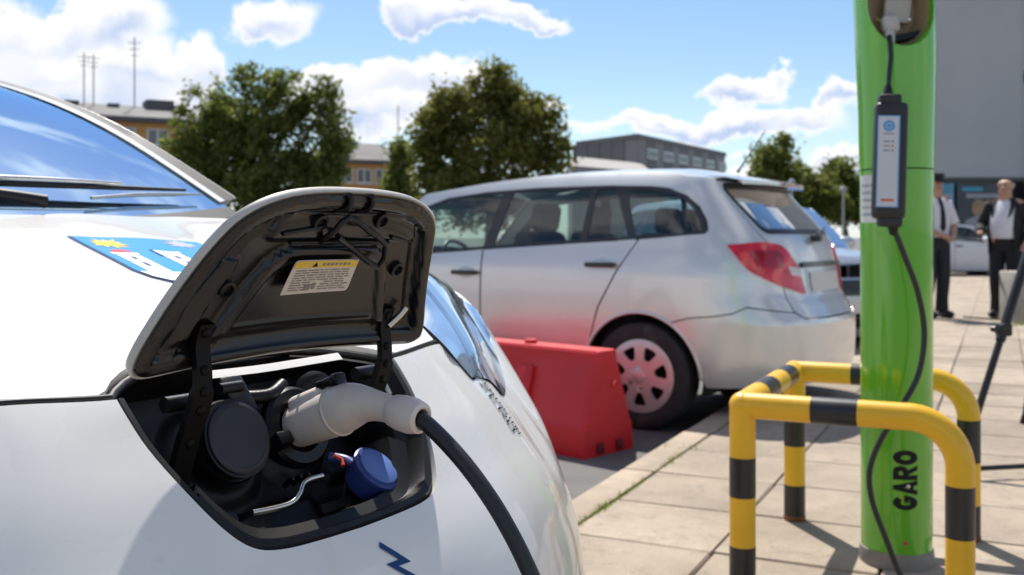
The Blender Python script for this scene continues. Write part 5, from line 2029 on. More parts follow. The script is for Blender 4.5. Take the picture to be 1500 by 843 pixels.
# far hoop: bend at both ends
o2 = uK * DR_
rb3 = .10
stripes('post', [o2 + Zv * -.01, o2 + Zv * (HR_ - .002)], [.134, .272, .41], 1, rail)
c2 = o2 + rc - uR * rb2 + Zv * (HR_ - rb2)
far_top = [o2 + Zv * HR_, c2 + Zv * rb2] + [c2 + uR * (rb2 * math.sin(t)) + Zv * (rb2 * math.cos(t)) for t in np.linspace(.08, math.pi / 2, 14)] + [o2 + rc + Zv * -.01]
stripes('hoop', far_top, [.193, .33, .64, .78, .92], 0, rail)
for p in (Zv * HR_, o2 + Zv * HR_):
    bm = bmesh.new()
    bmesh.ops.create_uvsphere(bm, u_segments=24, v_segments=14, radius=rp * 1.03, matrix=Matrix.Translation(p))
    bm_obj('corner_weld', bm, YELLOW, rail)
for p in (z0, o2, rc, o2 + rc):
    lathe('foot_collar', [(rp + .001, 0), (rp + .002, .014), (rp, .016)], RUST, rail, M=Matrix.Translation(p), seg=24)

# ------------------------------------------------------------------ red water-filled barrier
BD = Vector((-.68, .64, 0)).normalized()
BR = Vector((.64, .68, 0)).normalized()
bp0 = Vector((.505, 5.30, 0))
bar = thing('road_barrier', 'red plastic road barrier with sloping foot on the asphalt before the silver car', 'barrier', bp0 + BD * .75, math.atan2(BD.y, BD.x))
BLn = 1.5
prof = [(-.20, 0), (-.205, .02), (-.20, .145), (-.185, .16), (-.095, .455), (-.085, .475), (-.085, .52), (-.075, .535), (.075, .535), (.085, .52), (.085, .475), (.095, .455), (.185, .16), (.20, .145), (.205, .02), (.20, 0)]
bm = bmesh.new()
sl_ = []
xs = [-.75, -.745, -.735, -.70, -.38, -.36, -.16, -.14, .06, .08, .28, .30, .52, .54, .70, .735, .745, .75]
for x in xs:
    en = abs(x) > .742
    pan = any(a < x < b_ for a, b_ in ((-.37, -.15), (.07, .29), (.53, .6)))
    r = []
    for (y, z) in prof:
        yy, z2 = y, z
        if en: yy, z2 = y * .985, z * .992
        if abs(z - .455) < .01 or abs(z - .16) < .01:
            if pan: yy *= .93
        r.append(bm.verts.new((x + (.02 if x < 0 else -.02) * (z / .53) * (abs(x) > .72), yy, z2)))
    sl_.append(r)
for a, b_ in zip(sl_[:-1], sl_[1:]):
    for k in range(len(prof) - 1): bm.faces.new((a[k], a[k + 1], b_[k + 1], b_[k]))
bm.faces.new(sl_[0])
bm.faces.new(sl_[-1][::-1])
shell = bm_obj('barrier_shell', bm, REDPL, bar, sharp=28)
for sg in (-1, 1):
    for x in (-.26, .18, .56):
        box('side_rib', Vector((x, sg * .135, .31)), (.12, .03, .25), REDPL, shell, .012, Matrix.Rotation(sg * R(17), 3, 'X'))
    box('foot_cut_shade', Vector((-.752, sg * .08, .04)), (.02, .05, .055), mat('red_shadow_gap', (.12, .004, .006), .7), shell, .006)  # dark red block, shade of the foot notch put into its colour
lathe('reflector', [(.001, .006), (.012, .005), (.018, .002), (.018, -.01)], mat('red_reflector', (.85, .02, .02), .1, coat=1., emit=None), shell, M=axis_matrix((-.742, -.05, .36), (-1, 0, .03)), seg=20)
tube('filler_cap', [(-.2, 0, .53), (-.2, 0, .555)], .035, REDPL, shell, seg=20)

# ------------------------------------------------------------------ camera tripod at the right
ap = Vector((2.55, 4.70, 1.62))
feet = [Vector((1.845, 4.25, PZ)), Vector((3.05, 4.15, PZ)), Vector((2.75, 5.5, PZ))]
tri = thing('tripod', 'black camera tripod with clamped legs on the paving beside the guard rail', 'tripod', (2.55, 4.70, PZ), 0)
BLKM = mat('black_anodised', (.015, .015, .016), .35, metal=.2, var=.15)
tO = Vector((2.55, 4.70, PZ))
for ft in feet:
    d_ = (ap - ft)
    a, b_, c_ = ft + d_ * .02, ft + d_ * .36, ft + d_ * .40
    lg = tube('leg', [p - tO for p in (c_ - d_ * .03, ap)], .021, BLKM, tri, seg=14)
    tube('lower_leg', [p - tO for p in (a, c_)], .0155, BLKM, lg, seg=12)
    sidev = d_.normalized().cross(Vector((0, 0, 1))).normalized()
    bm = bmesh.new()
    bm_box(bm, c_ - tO, (.06, .05, .055), .01)
    bm_obj('leg_clamp', bm, BLKM, lg)
    tube('clamp_knob', [c_ - tO, c_ - tO - sidev * .055], [.016, .013], BLKM, lg, seg=10)
    tube('rubber_foot', [ft - tO + Vector((0, 0, .002)), ft - tO + d_ * .03], [.022, .018], RUBBER, lg, seg=12)
tube('ground_spreader', [feet[0] - tO + Vector((.08, -.02, .045)), Vector((.15, -.33, .05)), feet[1] - tO + Vector((-.05, .0, .045))], .011, BLKM, tri, seg=10)
hd = box('tripod_head', ap - tO + Vector((0, 0, .06)), (.12, .12, .14), BLKM, tri, .02)
tube('pan_handle', [ap - tO + Vector((0, 0, .08)), ap - tO + Vector((.25, -.25, -.05))], .012, BLKM, hd, seg=10)
bm = bmesh.new()
bm_box(bm, ap - tO + Vector((.05, 0, .24)), (.28, .13, .20), .02)
tvc = thing('video_camera', 'black video camera mounted on top of the tripod', 'camera', ap + Vector((.05, 0, .13)), 0)
bm2 = bmesh.new()
bm_box(bm2, Vector((.05, 0, .11)), (.30, .13, .20), .025)
vb = bm_obj('camera_body', bm2, BLKM, tvc)
lathe('lens', [(.001, .0), (.045, 0), (.05, .02), (.045, .10), (.05, .13), (.035, .13)], BLKM, vb, M=axis_matrix((-.10, 0, .11), (-1, 0, 0)), seg=24)
tube('microphone', [(-.20, -.03, .26), (-.02, -.03, .25), (.1, -.03, .22)], [.024, .024, .012], RUBBER, vb, seg=14)
bm.free()


# ------------------------------------------------------------------ other cars
estate_car('parked_car', 'grey silver car facing out behind the tail of the estate car', (2.12, 12.3, 0), math.atan2(-.97, .25), SILVER2, group='cars in the car park', res=.10)
VAN = mat('van_white', (.62, .64, .66), .35, coat=.6, var=.03)
estate_car('white_car', 'white car parked across the far end of the pavement between the two men', (10.4, 27.5, 0), R(2), VAN, group='cars in the car park', res=.14, detail=False)
estate_car('dark_car', 'dark blue car parked far back behind the grey silver car', (8.0, 29.5, 0), R(170), mat('dark_blue_paint', (.03, .04, .06), .3, coat=.9, var=.05), group='cars in the car park', res=.14, detail=False)


# ------------------------------------------------------------------ trees
BARK = mat('bark', (.10, .075, .05), .9, var=.35, vscale=9, bump=.6, bscale=20)


def tree(label, x, y, lobes, m, n, leaf, trunk_r, seed, z0=0., group='trees round the car park', name='broadleaf_tree'):
    """lobes: (dx, dy, z, rx, ry, rz) ellipsoids that together give the crown"""
    rg = np.random.default_rng(seed)
    T = thing(name, label, 'tree', (x, y, z0), 0, group)
    # each lobe carries smaller boughs on its skin; leaf clumps sit on those
    sub = []
    for l in lobes:
        l = np.array(l)
        nb = 11
        d = rg.normal(size=(nb, 3))
        d /= np.linalg.norm(d, axis=1)[:, None]
        for q in d:
            f = rg.uniform(.30, .48)
            sub.append(np.concatenate([l[:3] + q * l[3:6] * (1.02 - f), l[3:6] * f]))
        sub.append(np.concatenate([l[:3], l[3:6] * .5]))
    sub = np.array(sub)
    vol = (sub[:, 3] * sub[:, 4] * sub[:, 5]) ** .7
    vol = vol / vol.sum()
    ncl = n // 42
    li = rg.choice(len(sub), ncl, p=vol)
    L = sub[li]
    d = rg.normal(size=(ncl, 3))
    d[:, 2] += .25
    d /= np.linalg.norm(d, axis=1)[:, None]
    rad = np.where(rg.random(ncl) < .85, rg.uniform(.72, 1.02, ncl), rg.uniform(.1, .7, ncl))
    C = L[:, :3] + d * rad[:, None] * L[:, 3:6]
    ncl = len(C)
    cs = rg.uniform(.7, 1.25, ncl)
    k = 42
    off = rg.normal(size=(ncl, k, 3)) * (leaf * 1.15) * cs[:, None, None]
    P = (C[:, None, :] + off).reshape(-1, 3)
    N = len(P)
    a = rg.normal(size=(N, 3))
    a /= np.linalg.norm(a, axis=1)[:, None]
    b = np.cross(a, rg.normal(size=(N, 3)))
    b /= np.linalg.norm(b, axis=1)[:, None]
    s = leaf * rg.uniform(.55, 1.15, N)[:, None]
    V = np.stack([P - a * s * .9, P + b * s * .42 - a * s * .1, P + a * s * .9, P - b * s * .42 + a * s * .1], 1).reshape(-1, 3)
    me = bpy.data.meshes.new('crown')
    me.vertices.add(N * 4)
    me.vertices.foreach_set('co', V.ravel())
    me.loops.add(N * 4)
    me.loops.foreach_set('vertex_index', np.arange(N * 4))
    me.polygons.add(N)
    me.polygons.foreach_set('loop_start', np.arange(N) * 4)
    me.polygons.foreach_set('loop_total', np.full(N, 4))
    me.materials.append(m)
    me.update()
    me.validate()
    link(bpy.data.objects.new('crown', me), T)
    top = max(l[2] for l in lobes)
    pr = random.Random(seed)
    tr = [(0, 0, -.05), (pr.uniform(-.1, .1), 0, top * .25), (pr.uniform(-.2, .2), pr.uniform(-.2, .2), top * .55), (pr.uniform(-.3, .3), pr.uniform(-.2, .2), top * .95)]
    parts = [tube_geo(catmull(tr, 5), [trunk_r * (1 - .8 * i / 15) for i in range(16)], 10)]
    for l in lobes:
        z1 = top * pr.uniform(.25, .5)
        parts.append(tube_geo(catmull([(0, 0, z1), (l[0] * .5, l[1] * .5, (z1 + l[2]) * .5), (l[0], l[1], l[2] + l[5] * .3)], 4), [trunk_r * .5 * (1 - .8 * i / 8) for i in range(9)], 7))
    v, f = merge(parts)
    mesh('trunk', v, f, BARK, T, smooth=True)
    return T


LEAFA = leaf_mat('leaf_green', (.085, .115, .02), (.23, .26, .055), .55)
LEAFB = leaf_mat('leaf_olive', (.10, .115, .018), (.25, .245, .055), .55)
LEAFC = leaf_mat('leaf_fresh', (.085, .12, .02), (.22, .24, .05), .55)


def lob(px, py, rx, ry, Y, x0, y0, dy=0):
    """crown lobe seen at a slope from the camera, at depth Y"""
    X = (px - 750) / 1500 * Y
    Z = 1.12 + (348 - py) / 1500 * Y
    return (X - x0, dy, Z, rx / 1500 * Y, max(rx, ry) / 1500 * Y * .8, ry / 1500 * Y)


Y1 = 50
x1 = (385 - 750) / 1500 * Y1
l1 = [lob(390, 135, 55, 48, Y1, x1, Y1), lob(345, 165, 50, 60, Y1, x1, Y1, .8), lob(300, 160, 36, 50, Y1, x1, Y1, -.6), lob(272, 205, 30, 58, Y1, x1, Y1), lob(325, 240, 70, 70, Y1, x1, Y1, .5), lob(400, 220, 75, 95, Y1, x1, Y1, -.8),
      lob(478, 155, 38, 48, Y1, x1, Y1, .4), lob(480, 215, 38, 60, Y1, x1, Y1, -.3), lob(440, 270, 70, 60, Y1, x1, Y1), lob(420, 175, 48, 48, Y1, x1, Y1, .6), lob(370, 195, 50, 50, Y1, x1, Y1, -.7), lob(350, 290, 80, 50, Y1, x1, Y1)]
tree('broad dark green tree with three rounded tops before the orange flats', x1, Y1, l1, LEAFA, 26000, .20, .32, 21)
Y2 = 46
x2 = (718 - 750) / 1500 * Y2
l2 = [lob(722, 125, 34, 32, Y2, x2, Y2), lob(715, 165, 62, 55, Y2, x2, Y2, .5), lob(662, 150, 34, 30, Y2, x2, Y2, -.4), lob(650, 205, 52, 65, Y2, x2, Y2, .3), lob(780, 190, 48, 55, Y2, x2, Y2, -.3), lob(720, 235, 95, 75, Y2, x2, Y2), lob(640, 265, 50, 50, Y2, x2, Y2),
      lob(810, 235, 40, 40, Y2, x2, Y2), lob(700, 290, 100, 45, Y2, x2, Y2, -.5)]
tree('olive green pyramid shaped tree rising behind the roof of the estate car', x2, Y2, l2, LEAFB, 26000, .19, .30, 33)
Y3 = 62
for i, (cx_, ls, lab) in enumerate((
    (1135, [(1140, 232, 34, 30), (1120, 262, 26, 34), (1150, 280, 40, 40), (1128, 310, 36, 30)], 'bright green tree with a peaked top right of the grey hall'),
    (1190, [(1185, 262, 34, 30), (1205, 290, 36, 40), (1175, 310, 36, 36)], 'low round green tree between the peaked tree and the post'),
    (1238, [(1228, 262, 28, 26), (1248, 285, 24, 34), (1240, 312, 36, 34)], 'green tree half hidden behind the green charging post'))):
    xx = (cx_ - 750) / 1500 * (Y3 + i * 2)
    tree(lab, xx, Y3 + i * 2, [lob(*l, Y3 + i * 2, xx, 0, .4 * (-1) ** k) for k, l in enumerate(ls)], LEAFC, 8000, .22, .2, 50 + i)
Y4 = 70
for i, (cx_, ls, lab) in enumerate(((584, [(590, 232, 20, 22), (582, 258, 22, 26), (592, 285, 26, 26)], 'small green tree in front of the distant orange house'),)):
    xx = (cx_ - 750) / 1500 * Y4
    tree(lab, xx, Y4, [lob(*l, Y4, xx, 0) for l in ls], LEAFC, 3500, .28, .18, 70 + i)

# ------------------------------------------------------------------ buildings
ORANGE = mat('orange_render', (.58, .30, .10), .9, var=.06, vscale=.4)
ROOFG = mat('grey_roof', (.11, .107, .107), .8, var=.15, vscale=.7)
FRAMEW = mat('window_frame_white', (.70, .70, .68), .5, var=.03)
PANE = mat('window_pane', (.05, .065, .08), .08, var=.3, vscale=.3, spec=.8)


def wpart(name, org, ux, x0, x1, z0, z1, d0, d1, m, parent):
    """box on a facade: ux along the wall, d outward"""
    n = Vector((ux.y, -ux.x, 0))
    P = []
    for d in (d0, d1):
        for (x, z) in ((x0, z0), (x1, z0), (x1, z1), (x0, z1)):
            P.append(org + ux * x + n * d + Vector((0, 0, z)))
    return mesh(name, P, [(0, 3, 2, 1), (4, 5, 6, 7), (0, 1, 5, 4), (1, 2, 6, 5), (2, 3, 7, 6), (3, 0, 4, 7)], m, parent)


def flats(label, px0, px1, Y0, Y1_, ztop, roofh, depth, nwin, floors, name='apartment_block', chim=()):
    a = Vector(((px0 - 750) / 1500 * Y0, Y0, 0))
    b = Vector(((px1 - 750) / 1500 * Y1_, Y1_, 0))
    ux = (b - a).normalized()
    L = (b - a).length
    n = Vector((ux.y, -ux.x, 0))
    T = thing(name, label, 'building', a, 0, 'orange flats beyond the car park')
    o = Vector((0, 0, 0))
    wpart('wall', o, ux, 0, L, 0, ztop, -depth, 0, ORANGE, T)
    wpart('plinth', o, ux, -.05, L + .05, 0, .9, 0, .06, ROOFG, T)
    rf = wpart('eaves', o, ux, -.5, L + .5, ztop, ztop + .35, -depth - .5, .55, ROOFG, T)
    e0 = o + Vector((0, 0, ztop + .35))
    V = [e0 + ux * -.5 + n * .55, e0 + ux * (L + .5) + n * .55, e0 + ux * (L + .5) - n * (depth + .5), e0 - ux * .5 - n * (depth + .5), e0 + ux * 1.5 - n * depth / 2 + Vector((0, 0, roofh)), e0 + ux * (L - 1.5) - n * depth / 2 + Vector((0, 0, roofh))]
    mesh('roof', V, [(0, 1, 5, 4), (1, 2, 5), (2, 3, 4, 5), (3, 0, 4)], ROOFG, T)
    for (t, h, w) in chim:
        wpart('chimney', o, ux, L * t - w, L * t + w, ztop + .3, ztop + roofh + h, -depth * .55, -depth * .35, ROOFG, T)
    st = ztop / floors
    for fl_ in range(floors):
        for k in range(nwin):
            xc = L * (k + .5) / nwin
            zc0 = fl_ * st + st * .32
            w = wpart('window', o, ux, xc - .75, xc + .75, zc0, zc0 + st * .50, 0, .06, FRAMEW, T)
            for sgn in (-1, 1):
                wpart('pane', o, ux, xc + sgn * .35 - .28, xc + sgn * .35 + .28, zc0 + .1, zc0 + st * .50 - .1, .06, .075, PANE, w)
            wpart('sill', o, ux, xc - .85, xc + .85, zc0 - .08, zc0, 0, .14, FRAMEW, w)
    return T, a, ux, L


T1, a1_, ux1, L1_ = flats('long orange block of flats with grey roof behind the windscreen', -420, 300, 62, 76, 9.4, 1.5, 11, 13, 4, chim=((.55, .3, .5), (.70, .3, .5), (.80, .25, .4), (.915, .7, 1.0), (.95, .35, .5)))
T2, a2_, ux2, L2_ = flats('distant orange house with grey hipped roof between the two big trees', 492, 600, 96, 99, 8.1, 2.0, 9, 4, 3, name='apartment_house', chim=((.35, .4, .5),))
MAST = mat('mast_grey', (.20, .20, .21), .5, metal=.5)


def aerial(px, top, base, Y, label):
    x = (px - 750) / 1500 * Y
    zb_, zt_ = 1.12 + (348 - base) / 1500 * Y, 1.12 + (348 - top) / 1500 * Y
    T = thing('roof_aerial', label, 'aerial', (x, Y, zb_), 0, 'aerials on the roofs')
    H = zt_ - zb_
    m_ = tube('mast', [(0, 0, -.3), (0, 0, H)], .05, MAST, T, seg=8)
    for k in range(3):
        tube('cross_bar', [(-.5 + .1 * k, 0, H * (.92 - .09 * k)), (.5 - .1 * k, 0, H * (.92 - .09 * k))], .03, MAST, m_, seg=6)


aerial(123, 78, 148, 76, 'shorter thin aerial of a pair on the roof of the long orange block')
aerial(137, 80, 150, 76, 'slightly taller aerial of a pair on the roof of the long orange block')
aerial(197, 55, 158, 78, 'tall single aerial mast on the roof of the long orange block')
aerial(583, 155, 215, 99, 'thin aerial mast rising behind the distant orange house')

# grey hall with a ribbed upper storey
HALL = mat('hall_cladding', (.17, .165, .16), .7, var=.1, vscale=.5)
HALL2 = mat('hall_cladding_light', (.26, .255, .245), .7, var=.08, vscale=.5)
hc = Vector(((933 - 750) / 1500 * 85, 85, 0))
hb = Vector(((1062 - 750) / 1500 * 104, 104, 0))
ha_ = Vector(((845 - 750) / 1500 * 92, 92, 0))
hall = thing('grey_hall', 'dark grey flat roofed hall behind the roof of the estate car', 'building', hc, 0)
u1, u2 = (hb - hc).normalized(), (hc - ha_).normalized()
Lr, Ll = (hb - hc).length, (hc - ha_).length
zt_ = 1.12 + (348 - 199) / 1500 * 85
core = [Vector((0, 0, 0)), hb - hc, hb - hc + (ha_ - hc), ha_ - hc]
mesh('wall', [p + Vector((0, 0, z)) for z in (0, zt_) for p in core], [(0, 1, 5, 4), (1, 2, 6, 5), (2, 3, 7, 6), (3, 0, 4, 7), (4, 5, 6, 7)], HALL2, hall)
for k in range(int(Lr / 1.9)): wpart('cladding_panel', Vector((0, 0, 0)), u1, .05 + k * 1.9, 1.85 + k * 1.9, zt_ - 2.6, zt_ - .25, .0, .08, HALL if k % 2 else HALL2, hall)
for k in range(int(Ll / 1.7)): wpart('cladding_panel', ha_ - hc, u2, .05 + k * 1.7, 1.65 + k * 1.7, zt_ - 2.6, zt_ - .25, .0, .08, HALL, hall)
wpart('parapet', Vector((0, 0, 0)), u1, -.1, Lr, zt_ - .25, zt_ + .15, -.3, .14, HALL, hall)
wpart('parapet', ha_ - hc, u2, 0, Ll + .1, zt_ - .25, zt_ + .15, -.3, .14, HALL, hall)
for k in range(6):
    w = wpart('window', Vector((0, 0, 0)), u1, 2 + k * 3.6, 4.2 + k * 3.6, zt_ - 1.75, zt_ - .9, .08, .13, FRAMEW, hall)
    wpart('pane', Vector((0, 0, 0)), u1, 2.15 + k * 3.6, 4.05 + k * 3.6, zt_ - 1.6, zt_ - 1.05, .13, .15, PANE, w)
# low wing with pale sloping roof in front of it
wing_o = Vector(((838 - 750) / 1500 * 78, 78, 0)) - hc
V = [Vector((x, y, z)) for (x, y, z) in ((0, 0, 0), (6, -1, 0), (6, 6, 0), (0, 6, 0), (0, 0, 6.6), (6, -1, 6.0), (6, 6, 7.2), (0, 6, 7.8))]
mesh('low_wing', [wing_o + v for v in V], [(0, 1, 5, 4), (1, 2, 6, 5), (2, 3, 7, 6), (3, 0, 4, 7), (4, 5, 6, 7)], mat('pale_roof', (.30, .29, .27), .8, var=.06), hall)
tube('flue', [wing_o + Vector((.4, 3, 7)), wing_o + Vector((.4, 3, 8.4))], .18, ROOFG, hall, seg=8)

# tall blank building at the right with posters along its foot
GREYW = mat('grey_render', (.46, .455, .455), .9, var=.05, vscale=.35, bump=.1, bscale=3)
YB_ = 34.0
bx0 = (1338 - 750) / 1500 * YB_
blk = thing('grey_building', 'tall blank grey building with posters along its foot behind the two men', 'building', (bx0, YB_, 0), 0)
o = Vector((0, 0, 0))
ux = Vector((1, 0, 0))
SKW = Vector((.46, 1, 0)) * 12


def skew(name, x0, x1, z0, z1, d0, m):
    P = [Vector((x, d0, z)) for x, z in ((x0, z0), (x1, z0), (x1, z1), (x0, z1))]
    return mesh(name, P + [p + SKW for p in P], [(0, 1, 2, 3), (7, 6, 5, 4), (0, 4, 5, 1), (1, 5, 6, 2), (2, 6, 7, 3), (3, 7, 4, 0)], m, blk)


skew('wall', 0, 22, 3.05, 16, 0, GREYW)
skew('ground_floor', .3, 22, 0, 3.05, .35, mat('dark_front', (.035, .035, .04), .4, var=.2))
wpart('fascia', o, ux, 0, 22, 2.98, 3.1, -.05, .05, TRIM, blk)
for k in range(6): wpart('wall_panel', o, ux, .02 + k * 3.6, 3.58 + k * 3.6, 3.12, 15.9, 0, .02, GREYW, blk)
wpart('dado', o, ux, .3, 22, 0, 1.0, -.35, -.2, mat('brown_tiles', (.16, .10, .065), .6, var=.15), blk)
wpart('lower_fascia', o, ux, .3, 22, 1.05, 1.35, -.35, -.22, MATS['brown_tiles'], blk)
# posters: a dark one with a standing figure, a blue one
POST = mat('poster_dark', (.05, .055, .065), .35, var=.3, vscale=2)


def poster(x, w, m, label, fig=True, head=None):
    T = thing('poster', label, 'poster', Vector((bx0 + x, YB_ - .19 + .0, 1.40)), 0, 'posters along the grey building')
    wpart('sheet', o, ux, 0, w, 0, 1.5, .0, .04, m, T)
    wpart('frame', o, ux, -.05, w + .05, -.05, 0, .0, .06, TRIM, T)
    wpart('frame', o, ux, -.05, w + .05, 1.5, 1.55, .0, .06, TRIM, T)
    wpart('headline', o, ux, w * .18, w * .92, 1.02, 1.16, .04, .045, mat('poster_grey', (.34, .34, .35), .5), T)
    wpart('headline', o, ux, w * .10, w * .50, 1.24, 1.38, .04, .045, mat('poster_cyan', (.06, .32, .46), .5), T)
    if fig:
        skin = mat('poster_skin', (.42, .24, .14), .5, var=.1)
        v = [(w * .42 + .22 * math.cos(t), -.046, .66 + .27 * math.sin(t)) for t in np.linspace(0, 6.28, 20, endpoint=False)]
        mesh('portrait', v, [tuple(range(20))], skin, T)
        mesh('portrait', [(w * .42 - .5, -.045, 0), (w * .42 + .5, -.045, 0), (w * .42 + .42, -.045, .3), (w * .42 + .1, -.045, .42), (w * .42 - .1, -.045, .42), (w * .42 - .42, -.045, .3)], [(0, 1, 2, 3, 4, 5)], MATS['poster_grey'], T)
        mesh('portrait', [(w * .42 - .1, -.047, .05), (w * .42 + .1, -.047, .05), (w * .42 + .06, -.047, .35), (w * .42 - .06, -.047, .35)], [(0, 1, 2, 3)], REDDARK, T)
        mesh('portrait', [(w * .42 + .24 * math.cos(t), -.0465, .70 + .28 * math.sin(t)) for t in np.linspace(.2, 2.94, 12)], [tuple(range(12))], mat('poster_hair', (.30, .25, .12), .6), T)


poster(1.35, 1.7, POST, 'dark poster with a portrait between the two men')
poster(.75, .5, mat('poster_blue', (.10, .28, .40), .4, var=.2), 'narrow pale blue poster behind the man in the white shirt', fig=False)
poster(3.6, 1.6, POST, 'dark poster behind the man in the black jacket')
# beige canvas and concrete block at the right edge
CANV = mat('beige_canvas', (.55, .40, .24), .8, var=.06)
um = thing('beige_sunshade', 'beige canvas sunshade behind the man in the black jacket', 'sunshade', (10.72, 18.4, PZ), 0)
apx = Vector((0, 0, 2.35))
rim = [Vector((1.7 * math.cos(t), 1.7 * math.sin(t), 1.50)) for t in np.linspace(0, 2 * math.pi, 8, endpoint=False)]
for k in range(8): mesh('canopy_panel', [apx, rim[k], rim[(k + 1) % 8], rim[(k + 1) % 8] * .99 + Vector((0, 0, -.14)), rim[k] * .99 + Vector((0, 0, -.14))], [(0, 1, 2), (1, 4, 3, 2)], CANV, um)
tube('pole', [(0, 0, 0), (0, 0, 2.5)], .03, FRAMEW, um, seg=10)
lathe('base', [(.3, 0), (.3, .06), (.06, .1), (.05, .3)], CONCRETE, um)
cb = box('concrete_block', Vector((0, 0, .30)), (.75, .6, .60), CONCRETE, None, .02)
cb.location = (6.22, 12.0, PZ)
tag(cb, 'rough concrete block standing on the paving beside the tripod leg', 'block')
grp = mesh('weeds', [], [], GRASS)
gv, gf = [], []
for k in range(260):
    x, y = 6.0 + rg.gauss(.18, .22), 11.6 + rg.gauss(0, .08)
    b = len(gv)
    hh = rg.uniform(.03, .10)
    gv += [(x - .012, y, PZ), (x + .012, y, PZ), (x + rg.gauss(0, .03), y + rg.gauss(0, .03), PZ + hh)]
    gf.append((b, b + 1, b + 2))
me = grp.data
me.from_pydata(gv, [], gf)
me.update()
tag(grp, 'patch of low weeds growing at the foot of the concrete block', 'weeds', kind='stuff')
gc = tube('ground_cable', [(5.62, 12.75, PZ + .012), (5.75, 12.5, PZ + .012), (5.95, 12.35, PZ + .012), (6.5, 12.5, PZ + .012), (7.2, 12.3, PZ + .012)], .012, RUBBER, None, seg=8, smoothn=6)
tag(gc, 'thin black cable lying on the paving behind the tripod', 'cable')
# lamp posts
for (px, top, Y, lab) in ((1160, 268, 52, 'slim grey lamp post before the peaked green tree'), (1235, 278, 56, 'slim grey lamp post before the tree by the post')):
    x = (px - 750) / 1500 * Y
    H = 1.12 + (348 - top) / 1500 * Y
    lp = thing('street_lamp', lab, 'street lamp', (x, Y, 0), 0, 'street lamps by the far trees')
    tube('pole', [(0, 0, 0), (0, 0, H)], [.09, .05], mat('lamp_grey', (.42, .43, .44), .5, metal=.3), lp, seg=10)
    lathe('lantern', [(.06, -.25), (.16, -.1), (.18, .05), (.10, .18), (.001, .2)], MATS['lamp_grey'], lp, M=Matrix.Translation((0, 0, H)), seg=16)


# ------------------------------------------------------------------ people
SKIN = mat('skin', (.46, .25, .17), .55, var=.06, vscale=30, sss=.1)


def loft(name, rings, m, parent, seg=20, a0=0., a1=2 * math.pi, cap=True):
    """rings: centre (x, y, z), half-depth (x), half-width (y)"""
    V, F = [], []
    full = abs(a1 - a0 - 2 * math.pi) < 1e-6
    n = seg if full else seg + 1
    for (c, rx, ry) in rings:
        for k in range(n):
            a = a0 + (a1 - a0) * k / seg
            V.append(Vector(c) + Vector((rx * math.cos(a), ry * math.sin(a), 0)))
    for i in range(len(rings) - 1):
        for k in range(n if full else n - 1):
            k2 = (k + 1) % n
            F.append((i * n + k, i * n + k2, (i + 1) * n + k2, (i + 1) * n + k))
    if cap and full:
        F.append(tuple(range(n))[::-1])
        F.append(tuple((len(rings) - 1) * n + k for k in range(n)))
    return mesh(name, V, F, m, parent, smooth=True, sharp=60)


